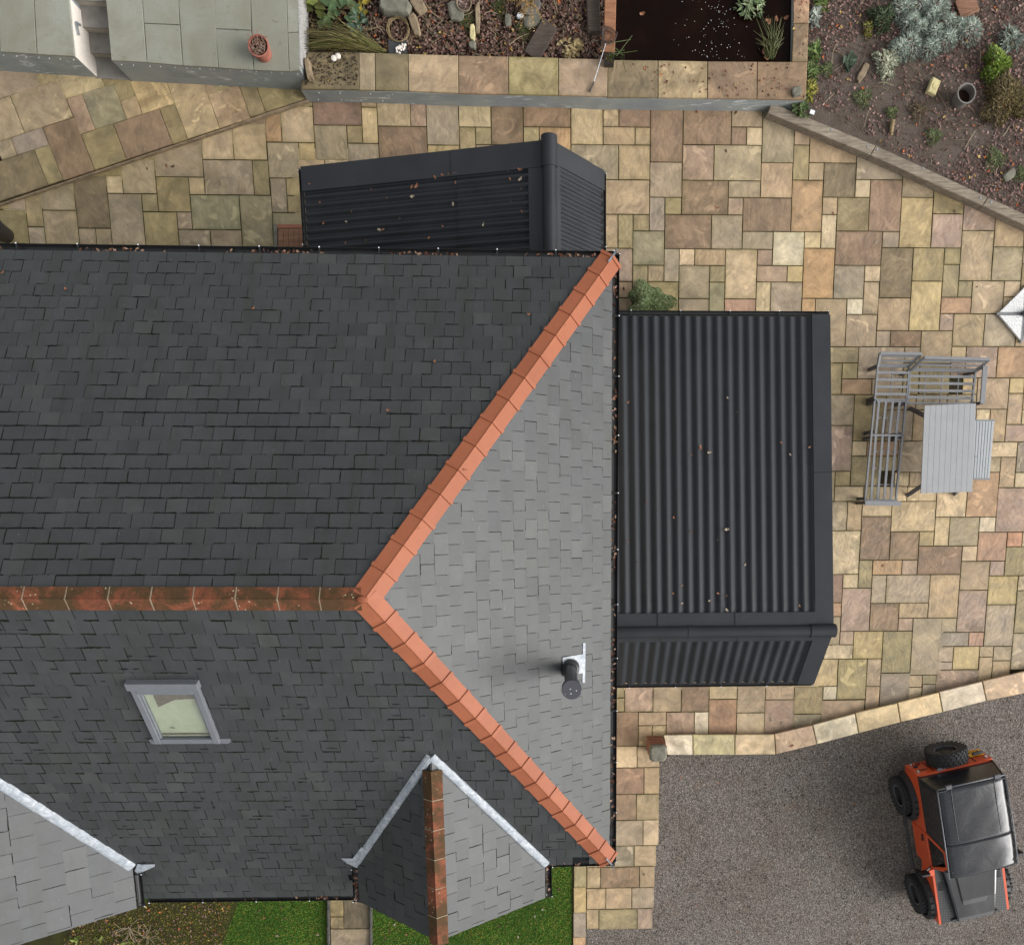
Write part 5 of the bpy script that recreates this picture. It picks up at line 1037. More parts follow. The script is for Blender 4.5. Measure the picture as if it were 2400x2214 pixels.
# parasol base
pb = at(2401, 735, .07); par = thing('parasol_base', 'square parasol base of white speckled granite slabs at right edge', 'parasol base', Vector((pb.x, pb.y, 0))); hd = .52
for k in range(4):
    a = math.pi/2*k; R3 = Matrix.Rotation(a, 3, 'Z'); q = [Vector((.03,.03,.075)), Vector((hd-.035,.03,.062)), Vector((.03,hd-.035,.062))]
    polyobj('granite_slab', [Vector((pb.x, pb.y, 0))+R3@p for p in q], .05, 'granite', par, .006)
for k in range(2): mb = MB(); d = Vector((math.cos(math.pi/2*k), math.sin(math.pi/2*k), 0)); o_ = Vector((pb.x, pb.y, .03)); mb.bar(o_-d*(hd+.01), o_+d*(hd+.01), .045, .045+.004*k); obj('cross_arm', mb, 'alu', par)
mb = MB(); mb.lathe((pb.x, pb.y, .05), [(.06,0),(.06,.1),(.045,.12),(.03,.13)], 20); obj('pole_socket', mb, 'alu_dark', par)

# ------------------------------------------------------------------ orange off-road vehicle on the gravel
P1 = at(2156, 1834, 1.20); P2 = at(2206, 2158, 1.10); l1 = Vector((-.66,-.80)); l2 = Vector((2.78,-.77))
dl = l2-l1; dw = Vector((P2.x-P1.x, P2.y-P1.y)); kc = dw.length/dl.length; print('car scale', kc)
yaw = math.atan2(dw.y, dw.x)-math.atan2(dl.y, dl.x); kc = min(1.06, max(.96, kc)); cy_, sy_ = math.cos(yaw), math.sin(yaw)
R2 = lambda x, y: Vector((x*cy_-y*sy_, x*sy_+y*cy_))*kc
mid = (Vector((P1.x, P1.y))+Vector((P2.x, P2.y)))/2-R2((l1.x+l2.x)/2, (l1.y+l2.y)/2)
def V(x, y, z):
    if z > 1.2: x += .06*(z-1.2)/.8; z = 1.2+(z-1.2)*.84
    return Vector((mid.x+R2(x, y).x, mid.y+R2(x, y).y, z*kc-.034))
DX, DY = Vector((cy_, sy_, 0)), Vector((-sy_, cy_, 0))
car = thing('off_road_car', 'orange short off-road car with black soft top parked on gravel', 'car', V(1.1, 0, 0))
def cpart(name, mb, mat, par=None, smooth=False): return obj(name, mb, mat, par or car, loc=sum(mb.v, Vector())/len(mb.v), smooth=smooth)
def poly_y(pts, y0, y1):          # side profile (x,z) extruded between y0 and y1
    mb = MB(); n = len(pts); a = [V(x, y0, z) for x, z in pts]; b = [V(x, y1, z) for x, z in pts]
    mb.add(a+b, [tuple(range(n)), tuple(range(2*n-1, n-1, -1))]+[(i, i+n, (i+1)%n+n, (i+1)%n) for i in range(n)]); return mb
arch = lambda cx, r, n=9: [(cx+r*math.cos(math.pi*i/n), .52+r*math.sin(math.pi*i/n)) for i in range(n+1)]
for s in (-1, 1):
    rear = [(-.70,.62)]+[p for p in arch(0, .47)[::-1]]+[(.60,.52),(.60,1.20),(-.66,1.20)]
    cpart('rear_side_panel', poly_y(rear, s*.74, s*.80), 'paint')
    d = cpart('door', poly_y([(.61,.50),(1.40,.50),(1.42,.70),(1.42,1.19),(.61,1.19)], s*.75, s*.808), 'paint')
    mb = MB(); mb.bar(V(.70, s*.815, 1.02), V(.84, s*.83, 1.02), .035, .04); cpart('door_handle', mb, 'carmatt', d)
    wq = [(.63,1.19,.80),(1.40,1.19,.80),(1.14,1.86,.70),(.78,1.86,.70)]
    mb = MB()
    for i in range(4):
        (x, z, y), (x2, z2, y2) = wq[i], wq[(i+1)%4]; mb.bar(V(x, s*y, z), V(x2, s*y2, z2), .05, .035, DY*s, .004)
    mb2 = MB(); mb2.add([V(x, s*(y-.005), z) for x, z, y in wq], [(0,1,2,3)]); cpart('window_frame', mb, 'paint', d); cpart('door_glass', mb2, 'carglass', d)
    mb = MB(); q = [V(-.66, s*.795, 1.20), V(.60, s*.795, 1.20), V(.75, s*.70, 1.93), V(-.60, s*.69, 1.97)]; q2 = [p-DY*s*.015 for p in q]; mb.add(q+q2, [(0,1,2,3),(7,6,5,4),(0,4,5,1),(1,5,6,2),(2,6,7,3),(3,7,4,0)]); w = cpart('side_curtain', mb, 'vinyl')
    mb = MB(); c_ = sum(q, Vector())/4; mb.add([c_+(p-c_)*.86+DY*s*.004 for p in q], [(0,1,2,3)]); cpart('curtain_window', mb, 'carblack', w)
    wing = [(1.42,.66)]+[p for p in arch(2.36, .47)[::-1]]+[(2.84,.60),(2.82,1.06),(1.42,1.12)]
    cpart('front_wing', poly_y(wing, s*.72, s*.775), 'paint')
    mb = MB(); mb.prism([V(x, y, z) for x, y, z in ([(1.43,.46*s,1.125),(1.43,.722*s,1.125),(2.81,.722*s,1.068),(2.78,.34*s,1.075)] if s < 0 else [(1.43,.722*s,1.125),(1.43,.46*s,1.125),(2.78,.34*s,1.075),(2.81,.722*s,1.068)])], .03); t = cpart('wing_top_plate', mb, 'chequer')
    mb = MB()
    for i in range(4): mb.bar(V(1.85+i*.05, s*.58, 1.115), V(1.85+i*.05, s*.68, 1.113), .025, .016)
    o = cpart('wing_vent', mb, 'carmatt', t)
    mb = MB(); mb.tube([V(.42, s*.80, .50), V(.50, s*.93, .46), V(1.72, s*.93, .46), V(1.82, s*.80, .50)], .035, 10); cpart('rock_slider', mb, 'carmatt', smooth=True)
    mb = MB(); mb.bar(V(1.38, s*.80, 1.18), V(1.44, s*.97, 1.24), .03, .03); mb.box(V(1.44, s*1.0, 1.30), (.05*kc, .17, .2), Matrix((DX, DY, UP)).transposed(), .01); mr = cpart('wing_mirror', mb, 'carmatt')
    mb = MB(); mb.bar(V(1.46, s*.80, 1.13), V(1.60, s*.79, 1.11), .10, .09); cpart('wing_corner', mb, 'paint')
for cx in (0, 2.36):
    for s in (-1, 1):
        # moulded arch
        mb = MB(); secs = []
        for i in range(13):
            a = math.pi*(-.04+1.08*i/12); r0, r1 = .47, .56
            p = lambda r, y: V(cx+r*math.cos(a), s*y, .50+r*math.sin(a)*.98)
            secs.append([p(r0,.77), p(r1,.775), p(r1-.015,.88), p(r0+.01,.905), p(r0-.02,.90)])
        mb.sweep(secs); ar = cpart('wheel_arch', mb, 'carmatt')
        mb = MB()
        for i in range(4): a = math.pi*(.34+.09*i); mb.bar(V(cx+.565*math.cos(a), s*.82, .50+.56*math.sin(a)), V(cx+.565*math.cos(a), s*.87, .50+.55*math.sin(a)), .03, .03)
        cpart('arch_bolts', mb, 'tyre', ar)['kind'] = 'stuff'
def wheel(c, ax, name='wheel', R=.43, Wt=.31, par=None, blocks=True):
    ax = Vector(ax).normalized(); mb = MB(); R *= kc; Wt *= kc
    prof = [(R*.56,-Wt*.40),(R*.66,-Wt*.48),(R*.86,-Wt*.50),(R*.955,-Wt*.43),(R*.97,-Wt*.2),(R*.97,Wt*.2),(R*.955,Wt*.43),(R*.86,Wt*.50),(R*.66,Wt*.48),(R*.56,Wt*.40),(R*.54,0),(R*.56,-Wt*.40)]
    mb.lathe(c, prof[:-1]+[(R*.56,-Wt*.40)], 40, ax); mb.f = [f for f in mb.f if len(f) < 10]; mb.c = mb.c[:len(mb.f)]; mb.r = mb.r[:len(mb.f)]
    w = obj(name, mb, 'tyre', par or car, loc=c)
    x = ax.orthogonal().normalized(); y = ax.cross(x); mb = MB()
    for k in range(26):
        for j, (o_, wd_) in enumerate(((-.40,.17),(-.17,.24),(.08,.24),(.32,.17),(.46,.1))):
            a = 2*math.pi*(k+.5*(j%2)+.13*j)/26; rad = x*math.cos(a)+y*math.sin(a); tg = ax.cross(rad)
            edge = abs(o_) > .39; m3 = Matrix((tg, ax, rad)).transposed() @ Matrix.Rotation((.35 if j % 2 else -.35), 3, 'Z')
            mb.box(Vector(c)+rad*(R*(.965 if edge else .98))+ax*(o_*Wt), (2*math.pi*R/26*.62, Wt*wd_*.9, R*.055), m3)
    o = obj('tread', mb, 'tyre', w); o['kind'] = 'stuff'
    mb = MB(); mb.lathe(c, [(R*.55,Wt*.34),(R*.50,Wt*.36),(R*.47,Wt*.20),(R*.2,Wt*.12),(R*.19,Wt*.25),(R*.02,Wt*.27)], 30, ax); obj('rim', mb, 'rim', w)
    mb = MB()
    for k in range(32): a = 2*math.pi*k/32; mb.box(Vector(c)+(x*math.cos(a)+y*math.sin(a))*R*.53+ax*Wt*.375, (.018,.018,.012))
    o = obj('rim_bolts', mb, 'rimring', w); o['kind'] = 'stuff'; return w
for cx in (0, 2.36):
    for s in (-1, 1): wheel(V(cx, s*.86, .43), DY*s)
wheel(V(-.88, -.02, .93), -DX, 'spare_wheel', .42, .30)
# rear face, tub floor, bonnet, roof
mb = poly_y([(-.72,.60),(-.66,.60),(-.63,1.20),(-.69,1.20)], -.80, .80); rp = cpart('rear_panel', mb, 'paint')
mb = MB(); mb.bar(V(-.73, -.44, .62), V(-.70, -.44, 1.19), .012, .012, DX); mb.bar(V(-.73, .46, .62), V(-.70, .46, 1.19), .012, .012, DX); mb.bar(V(-.715, -.72, 1.02), V(-.715, -.5, 1.03), .02, .012, DX); o = cpart('panel_gaps', mb, 'ink', rp); o['kind'] = 'stuff'
for s in (-1, 1):
    for z, y, mname, r in ((.70,.70,'chrome',.03),(1.08,.72,'chrome',.035),(.82,.66,'lamp_dark',.045),(.70,.56,'lamp_red',.045)):
        mb = MB(); mb.lathe(V(-.715+(z-.6)*.05, s*y, z), [(r,0),(r,.03),(r*.6,.045),(.001,.05)], 12, -DX); cpart('rear_lamp', mb, mname)
mb = MB(); mb.bar(V(-.70, -.36, 1.18), V(-.74, -.20, 1.20), .06, .05); mb.bar(V(-.70, -.37, 1.05), V(-.74, -.2, 1.05), .06, .05); cpart('door_hinge', mb, 'galv')['kind'] = 'stuff'
plc = V(-.745, .60, .86); npl = -DX*.98+UP*.2; npl.normalize(); upv = UP-npl*UP.dot(npl); upv.normalize(); rt = upv.cross(npl)
mb = MB(); mb.box(plc, (.29, .21, .012), Matrix((rt, upv, npl)).transposed(), .002); pl_ = cpart('number_plate', mb, 'plate')
for t_, dz_ in (('H11', .05), ('X115', -.05)):
    cu = bpy.data.curves.new('plate_text', 'FONT'); cu.body = t_; cu.size = .105; cu.align_x = 'CENTER'; cu.align_y = 'CENTER'; cu.extrude = .001; cu.offset = .003; cu.materials.append(M['ink'])
    tmp = bpy.data.objects.new('tmp', cu); COL.objects.link(tmp); bpy.context.view_layer.update()
    me = bpy.data.meshes.new_from_object(tmp.evaluated_get(bpy.context.evaluated_depsgraph_get())); bpy.data.objects.remove(tmp)
    o = bpy.data.objects.new('plate_text', me); COL.objects.link(o); o.parent = pl_
    m3 = Matrix((rt, upv, npl)).transposed(); o.matrix_local = Matrix.Translation(plc+npl*.008+upv*dz_-wloc(pl_)) @ m3.to_4x4()
mb = MB(); mb.bar(V(-.79, .50, .99), V(-.79, .72, .99), .05, .05); cpart('plate_lamp', mb, 'carmatt')
cpart('floor_tub', poly_y([(-.66,.55),(2.75,.55),(2.75,.95),(1.42,1.0),(1.42,1.10),(-.63,1.10)], -.70, .70), 'carmatt')
mb = MB(); q = [V(-.64,-.79,1.20), V(-.64,.79,1.20), V(-.58,.69,1.99), V(-.58,-.69,1.99)]; mb.add(q+[p+DX*.02 for p in q], [(3,2,1,0),(4,5,6,7),(0,1,5,4),(1,2,6,5),(2,3,7,6),(3,0,4,7)]); cpart('rear_curtain', mb, 'vinyl')
def rooft(x0, x1, hw0, hw1, z0, z1, name, mat, nx=14, ny=12):
    mb = MB(); rows = []
    for i in range(nx+1):
        t = i/nx; x = x0+(x1-x0)*t; hw = hw0+(hw1-hw0)*t; z = z0+(z1-z0)*t; r = []
        for j in range(ny+1):
            u = -1+2*j/ny; e = 1-abs(u)**6; sag = -.018*math.sin(math.pi*t)*(1-u*u)
            r.append(V(x, u*hw, z-.05*(1-e)+.028*(1-u*u)+sag+.004*math.sin(9*x+3*u)*math.sin(5*u)))
        rows.append(r)
    mb.sweep([r+[r[-1]-UP*.03, r[0]-UP*.03] for r in rows]); return cpart(name, mb, mat, None, True)
rf1 = rooft(-.60, .62, .69, .70, 1.99, 2.01, 'soft_top', 'vinyl'); rf2 = rooft(.60, 1.32, .705, .705, 2.014, 1.975, 'roof_front_flap', 'vinyl')
mb = MB()
for y in (-.44, .44): mb.tube([V(-.58+i*.11, y, 2.004+.028*(1-(y/.69)**2)-.018*math.sin(math.pi*i/10)*(1-(y/.69)**2)) for i in range(11)], .006, 5)
o = cpart('roof_seam', mb, 'carmatt', rf1); o['kind'] = 'stuff'
for s in (-1, 1): mb = MB(); mb.tube([V(-.60, s*.70, 1.965), V(.6, s*.715, 1.985), V(1.32, s*.715, 1.95)], .013, 8); cpart('drip_rail', mb, 'grey_frame', None, True)
mb = MB(); mb.tube([V(-.63, -.69, 1.98), V(-.64, 0, 2.00), V(-.63, .69, 1.98)], .014, 8); rr = cpart('rear_rail', mb, 'grey_frame', None, True)
for y in (-.47, .52): mb = MB(); mb.box(V(-.64, y, 1.99), (.09, .12, .05), Matrix((DX, DY, UP)).transposed(), .01); cpart('rail_bracket', mb, 'alu_dark', rr)
mb = MB(); q = [V(1.45,-.66,1.22), V(1.45,.66,1.22), V(1.20,.64,1.93), V(1.20,-.64,1.93)]; mb.add(q, [(0,1,2,3)]); ws = cpart('windscreen', mb, 'carglass')
mb = MB(); [mb.bar(q[i], q[(i+1)%4], .05, .05, DX) for i in range(4)]; cpart('windscreen_frame', mb, 'carblack', ws)
mb = MB(); secs = []
for x, hw, z in ((1.43,.60,1.25),(1.6,.58,1.255),(2.3,.48,1.225),(2.70,.425,1.185),(2.80,.41,1.14)):
    secs.append([V(x, u*hw, zz) for u, zz in ((-1,z-.12),(-.97,z-.02),(-.9,z),(.9,z),(.97,z-.02),(1,z-.12))])
mb.sweep(secs); bn = cpart('bonnet', mb, 'carblack')
mb = MB(); secs = []
for x, hw, z, h in ((1.50,.36,1.255,.0),(1.62,.37,1.252,.055),(2.26,.31,1.226,.06),(2.40,.285,1.215,.004)):
    secs.append([V(x, -hw, z-.005), V(x, -hw+.03, z+h), V(x, hw-.03, z+h), V(x, hw, z-.005)])
mb.sweep(secs); cpart('bonnet_bulge', mb, 'carblack', bn)
cpart('grille', poly_y([(2.74,.62),(2.80,.62),(2.80,1.10),(2.74,1.12)], -.50, .50), 'carmatt')
mb = MB(); mb.tube([V(2.86,-.62,.62), V(2.93,-.35,.62), V(2.95,0,.62), V(2.93,.35,.62), V(2.86,.62,.62)], .06, 10); cpart('front_bumper', mb, 'carmatt', None, True)
mb = MB(); mb.tube([V(2.84,-.30,.66), V(2.86,-.26,.98), V(2.86,.26,.98), V(2.84,.30,.66)], .028, 8); cpart('bull_bar', mb, 'carmatt', None, True)

# ------------------------------------------------------------------ lawns, leaf litter, plants, small things
def lc(c, k=.70, j=.12): f = k*random.uniform(1-j, 1+j); return (s2l(c[0])*f, s2l(c[1])*f, s2l(c[2])*f, 1)
def grass(name, poly, z, dens, label, h=.03, cols=((62,100,26),(74,112,34),(52,88,24)), dry=.13):
    mb = MB(); xs = [p[0] for p in poly]; ys = [p[1] for p in poly]; A = (max(xs)-min(xs))*(max(ys)-min(ys)); n = int(A*dens)
    for i in range(n):
        x, y = random.uniform(min(xs), max(xs)), random.uniform(min(ys), max(ys))
        if not inside((x, y), poly): continue
        f = .5+.5*math.sin(x*2.3+math.sin(y*1.9)*1.5)*math.sin(y*2.7+x)
        c = random.choice(cols) if random.random() > dry+.10*f else (128,120,52)
        k = .95+.35*f; mb.cc = lc(c, k, .25); a = random.uniform(0, 6.283); l = h*random.uniform(.6,1.4); w = .006
        d = Vector((math.cos(a), math.sin(a), 0)); sd = Vector((-d.y, d.x, 0))*w; p = Vector((x, y, z)); t = d*l*random.uniform(.5,1.1)+UP*l*random.uniform(.4,.9)
        mb.add([p-sd, p+sd, p+t], [(0,1,2)])
    return tag(obj(name, mb, 'blade', attrs=True, loc=Vector((sum(xs)/len(xs), sum(ys)/len(ys), z))), label, 'grass', kind='stuff')
P2d = lambda L, z=0: [(p.x, p.y) for p in px(L, z)]
grass('grass', P2d([(700,2085),(764,2085),(770,2230),(505,2230),(545,2090)]), -.028, 4200, 'short green grass of the narrow lawn strip left of path')
grass('grass', P2d([(868,2085),(868,2230),(1341,2230),(1344,2000),(1260,2000),(1100,2060)]), -.028, 4200, 'short green grass of the lawn below the gabled bay')
grass('moss_tufts', P2d([(200,2115),(550,2105),(520,2230),(150,2230)]), -.012, 2200, 'mossy ground cover under the left slate eave', .022, ((84,88,34),(70,74,30),(98,92,44),(60,48,30)), .25)
BROWN = [(132,100,94),(112,84,78),(152,118,108),(98,74,66),(164,130,120),(122,96,86),(88,66,58)]
def litter_area(name, poly, z, n, label, L=(.04,.075), dens=None, cols=BROWN, hot=.03):
    mb = MB(); xs = [p[0] for p in poly]; ys = [p[1] for p in poly]; k = 0
    while k < n:
        x, y = random.uniform(min(xs), max(xs)), random.uniform(min(ys), max(ys)); k += 1
        if not inside((x, y), poly) or (dens and random.random() > dens(x, y)): continue
        r = random.random(); c = (196,108,52) if r < hot*.6 else ((190,160,86) if r < hot else random.choice(cols)); mb.cc = lc(c, .78, .3)
        l = random.uniform(*L); leaf_shape(mb, Vector((x, y, z+random.uniform(.004,.035))), random.uniform(0, 6.283), l, l*random.uniform(.5,.75), random.uniform(-.5,.5), .35)
    return tag(obj(name, mb, 'leaf', attrs=True, loc=Vector((sum(xs)/len(xs), sum(ys)/len(ys), z))), label, 'leaf litter', kind='stuff')
bp = P2d([(1892,-30),(1892,245),(1960,275),(2060,335),(2300,455),(2440,525),(2440,-30)], .19)
q0 = at(2080, 230, .19); q1 = at(2010, 150, .19); q2 = at(2200, 330, .19)
def bdens(x, y):
    d = min(math.hypot((x-q0.x)/1.5, (y-q0.y)/.8), math.hypot((x-q1.x)/.6, (y-q1.y)/.5), math.hypot((x-q2.x)/1.3, (y-q2.y)/.45)); return min(1, max(.25, d-.30)+.2*math.sin(x*5)*math.sin(y*6))
litter_area('leaf_litter', bp, .185, 10500, 'reddish brown fallen leaves covering the garden bed', (.04,.075), bdens)
litter_area('leaf_litter', P2d([(722,-30),(730,125),(1418,138),(1424,-30)], .26), .26, 6500, 'dark brown fallen leaves filling the raised planter', (.04,.08), lambda x, y: .55+.45*math.sin(x*2.2+.8) if x < -2.6 else 1, [(112,82,72),(96,68,58),(132,102,90),(80,58,48),(146,116,104),(104,92,72)], .04)
litter_area('leaf_litter', P2d([(150,2130),(540,2115),(520,2225),(150,2225)]), -.005, 420, 'brown leaves scattered over the mossy border under left eave', (.03,.07), None, BROWN+[(160,120,60)], .15)
litter_area('drive_debris', P2d([(1545,1790),(1820,1780),(2400,1640),(2400,2214),(1375,2214),(1530,2180)]), -.034, 2800, 'dark bits of leaf and twig strewn over the gravel drive', (.02,.055), lambda x, y: .35+.65*(math.sin(x*1.7+2)*math.sin(y*1.3) > -.1), [(46,38,32),(58,48,40),(70,56,46),(40,34,30)], .015)
litter_area('coping_leaves', [(p.x, p.y) for p in (c3(60,300),c3(985,300),c3(1000,-20),c3(925,-20),c3(915,285),c3(985,460),c3(300,452))], ZP, 330, 'brown leaves lying on the sandstone pond coping', (.03,.06), None, [(98,60,40),(120,72,48),(74,48,34),(140,80,56)], .08)
def twigs(name, polyp, z, n, label):
    mb = MB(); xs = [p[0] for p in polyp]; ys = [p[1] for p in polyp]; k = 0
    while k < n:
        x, y = random.uniform(min(xs), max(xs)), random.uniform(min(ys), max(ys))
        if not inside((x, y), polyp): continue
        k += 1; a = random.uniform(0, 6.28); L = random.uniform(.12,.45); d = Vector((math.cos(a), math.sin(a), 0)); p = Vector((x, y, z+.03)); mb.cc = lc(random.choice([(150,132,104),(120,100,76),(92,74,58),(172,156,126)]), .7)
        mb.tube([p, p+d*L*.5+Vector((random.uniform(-.04,.04), random.uniform(-.04,.04), random.uniform(0,.03))), p+d*L], random.uniform(.003,.006), 3, False)
    tag(obj(name, mb, 'leaf', attrs=True, loc=Vector((sum(xs)/len(xs), sum(ys)/len(ys), z))), label, 'twigs', kind='stuff')
twigs('dead_stems', P2d([(725,0),(730,122),(1415,135),(1418,0)], .26), .26, 130, 'pale dead stems strewn through the leafy planter'); twigs('dead_stems', bp, .185, 150, 'dry stems strewn over the garden bed')
# individually visible leaves on the two dark roofs and on the paving
proto = {}
def fallen(kind, p, ang, L, tilt, label, group, roofn=UP):
    if kind not in proto:
        mb = MB(); mb.cc = lc({'orange':(160,108,78),'brown':(104,76,58),'pale':(184,168,148)}[kind], .62, 0); n = 9; rim = []
        for i in range(2*n):
            t = i/(2*n)*2*math.pi; r = (1+.28*math.cos(5*t)*(1 if kind != 'orange' else .3))*.5; rim.append(Vector((math.cos(t)*r, math.sin(t)*r*.55, .06+.10*math.cos(2*t))))
        mb.v = [Vector((0,0,.02))]+rim
        for i in range(2*n): mb.face((0, 1+i, 1+(i+1)%(2*n)))
        me = obj('fallen_leaf', mb, 'leaf', attrs=True, loc=Vector((0,0,0))); proto[kind] = me.data; bpy.data.objects.remove(me)
    o = bpy.data.objects.new('fallen_leaf', proto[kind]); COL.objects.link(o); o.location = p; o.scale = (L, L, L)
    q = Vector(roofn).to_track_quat('Z', 'Y'); o.rotation_euler = (q.to_matrix() @ Matrix.Rotation(ang, 3, 'Z')).to_euler()
    return tag(o, {'orange':'orange ','brown':'dark brown ','pale':'pale '}[kind]+label, 'leaf', group+' ('+kind+')')
n1W = Vector((-(zr1-ZX), 0, abs(rP.x-wE.x))).normalized(); n2N = Vector((0, (zr2-ZX), abs(rQ.y-nC.y))).normalized()
l1_ = 'fallen leaf lying on the corrugated roof north of the house'; l2_ = 'small fallen leaf lying on the large corrugated roof east of the house'
for x, y, s, k in ((165,328,1,'orange'),(425,312,.7,'brown'),(525,360,1,'brown'),(617,410,.9,'brown'),(225,435,.9,'orange'),(768,400,1.7,'pale'),(790,338,1.9,'orange'),(762,345,1.4,'orange'),(900,290,1.4,'orange'),(945,276,1.3,'orange'),(985,270,1.4,'brown'),(1020,267,1.2,'orange'),(1020,320,1,'orange'),(1340,300,1.1,'orange'),(1400,298,1.6,'pale'),(1400,240,1.7,'orange'),(1330,246,1,'brown'),(1005,447,1.3,'pale'),(410,488,1,'brown'),(245,557,1.1,'orange'),(380,550,1,'pale'),(575,598,1.6,'pale'),(597,594,1.1,'orange'),(695,530,.8,'brown'),(945,578,.9,'orange'),(1183,565,1.3,'pale'),(865,642,1.1,'orange'),(495,660,1.1,'brown'),(375,673,.8,'orange'),(148,675,1,'brown'),(440,722,.8,'orange'),(1410,490,1,'orange'),(1350,435,.7,'brown'),(1405,358,.7,'brown')):
    u, v = 660+x/2.504, 300+y/2.504; P = at_plane(u, v, Vector((wE.x, yg, ZX))+n1W*.052, n1W); fallen(k, P, random.uniform(0,6), .044*s, 0, l1_, 'leaves on the corrugated roof north of the house', n1W)
for x, y, s, k in ((142,477,1.1,'orange'),(475,685,1.6,'orange'),(517,707,1.6,'pale'),(433,718,1.1,'brown'),(600,457,.9,'pale'),(643,523,.6,'brown'),(847,663,1,'orange'),(889,718,1,'pale'),(978,683,1.1,'orange'),(225,933,1.1,'brown'),(352,1008,1,'orange'),(432,1070,1,'brown'),(597,1062,1.7,'pale'),(554,1112,.7,'brown'),(142,1115,1,'brown'),(185,1215,.8,'brown'),(681,1225,1,'pale'),(391,1320,.9,'orange'),(350,1357,.9,'orange'),(557,1357,1.1,'orange'),(596,1367,.9,'brown'),(391,1402,.9,'pale'),(517,1390,1.1,'pale'),(932,1415,1,'orange'),(597,1434,1.5,'pale')):
    u, v = 1400+x/1.966, 700+y/1.966; P = at_plane(u, v, Vector((xg, nC.y, ZX))+n2N*.062, n2N); fallen(k, P, random.uniform(0,6), .046*s, 0, l2_, 'leaves on the large corrugated roof', n2N)
l3_ = 'fallen leaf lying on the sandstone paving of the patio'
for x, y, s, k in ((1634,261,1,'orange'),(1725,264,1,'brown'),(1681,486,1,'orange'),(1813,276,1.2,'orange'),(1702,354,.9,'brown'),(1953,500,.8,'orange'),(2238,495,.9,'brown'),(2053,567,.9,'pale'),(1462,677,1,'brown'),(130,230,1.2,'orange'),(486,270,.9,'brown'),(405,390,1,'brown'),(390,388,.9,'orange'),(345,395,.7,'brown'),(2290,672,.6,'brown'),(1808,1685,1.2,'pale'),(1833,1694,1.1,'pale'),(2107,910,1,'orange'),(1405,1990,.9,'brown'),(1510,2048,.8,'brown'),(1856,1747,1.2,'orange'),(2070,1325,.9,'orange')):
    fallen(k, at(x, y, .012 if y < 1740 or x < 1550 else .17), random.uniform(0,6), .07*s, 0, l3_, 'leaves on the paving')
l4_ = 'fallen leaf lying on the dark north slope of slate roof'
for x, y in ((1240,736),(1018,847),(910,961),(154,677),(593,722),(5,638)): fallen('orange', at_plane(x, y, AP+nN*.03, nN), random.uniform(0,6), .055, 0, l4_, 'leaves on the north roof slope', nN)
l5_ = 'fallen leaf lying on the green lawn in front of the bay'
for x, y, k in ((1290,2057,'orange'),(1310,2083,'brown'),(1272,2130,'pale'),(1253,2147,'pale'),(1214,2195,'pale'),(925,2165,'pale'),(953,2190,'orange'),(913,2181,'brown'),(903,2197,'brown'),(735,2104,'brown'),(745,2190,'pale'),(710,2100,'pale'),(660,2125,'brown'),(650,2192,'pale'),(667,2152,'brown'),(620,2150,'orange'),(606,2135,'brown'),(1170,2169,'brown')): fallen(k, at(x, y, .015), random.uniform(0,6), .065, 0, l5_, 'leaves on the lawn')
# plants
GREEN = [(84,112,52),(98,128,58),(70,98,44),(112,138,70)]
def bush(name, label, cat, c, rx, ry, h, n, L, Wd, cols, k=.62, spread=.55, stems=8, group=None, lobes=None):
    t = thing(name, label, cat, c, group); mb = MB(); sm = MB()
    for i in range(n):
        if lobes: o_ = random.choice(lobes); bx, by, br = o_; a = random.uniform(0,6.283); r = br*math.sqrt(random.random()); x = bx+math.cos(a)*r; y = by+math.sin(a)*r; hh = max(.15, 1-(r/br)**2)*h*random.uniform(.35,1.05); out = a
        else: a = random.uniform(0,6.283); r = math.sqrt(random.random()); e = 1+.22*math.sin(3*a+c.x)+.12*math.sin(7*a+1); x = math.cos(a)*r*rx*e; y = math.sin(a)*r*ry*e; hh = (1-.75*r*r)*h*random.uniform(.3,1.08); out = a+random.uniform(-.9,.9)
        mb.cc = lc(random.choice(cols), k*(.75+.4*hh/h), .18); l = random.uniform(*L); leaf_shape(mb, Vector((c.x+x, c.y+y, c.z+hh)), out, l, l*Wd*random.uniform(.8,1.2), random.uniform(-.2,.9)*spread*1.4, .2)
    for i in range(stems):
        if lobes: o_ = random.choice(lobes); e_ = Vector((c.x+o_[0], c.y+o_[1], c.z+h*.7))
        else: a = random.uniform(0,6.283); e_ = Vector((c.x+math.cos(a)*rx*.6, c.y+math.sin(a)*ry*.6, c.z+h*.75))
        sm.tube([c+Vector((0,0,-.01)), (c+e_)/2+UP*h*.1, e_], .008, 5)
    obj('foliage', mb, 'leaf', t, attrs=True)
    if stems: obj('stems', sm, 'twig', t)
    return t
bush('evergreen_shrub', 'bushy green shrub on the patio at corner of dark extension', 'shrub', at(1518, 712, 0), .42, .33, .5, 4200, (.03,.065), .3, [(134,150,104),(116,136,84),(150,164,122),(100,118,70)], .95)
b0 = at(2165, 65, .19)
LB = [(at(x, y, .19)-b0) for x, y in ((2112,28),(2150,15),(2195,25),(2240,70),(2150,75),(2185,85),(2128,112),(2104,122),(2268,78),(2215,62),(2176,118),(2215,98),(2130,60),(2180,45))]
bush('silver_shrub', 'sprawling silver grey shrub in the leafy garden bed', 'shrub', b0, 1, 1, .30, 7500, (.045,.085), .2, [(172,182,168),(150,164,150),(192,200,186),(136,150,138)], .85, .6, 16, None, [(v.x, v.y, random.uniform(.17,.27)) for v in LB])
bush('pale_shrub', 'small pale cream leaved plant in bare garden soil', 'plant', at(2076, 152, .19), .22, .27, .18, 380, (.05,.10), .4, [(186,188,160),(206,206,180),(160,168,138)], .72)
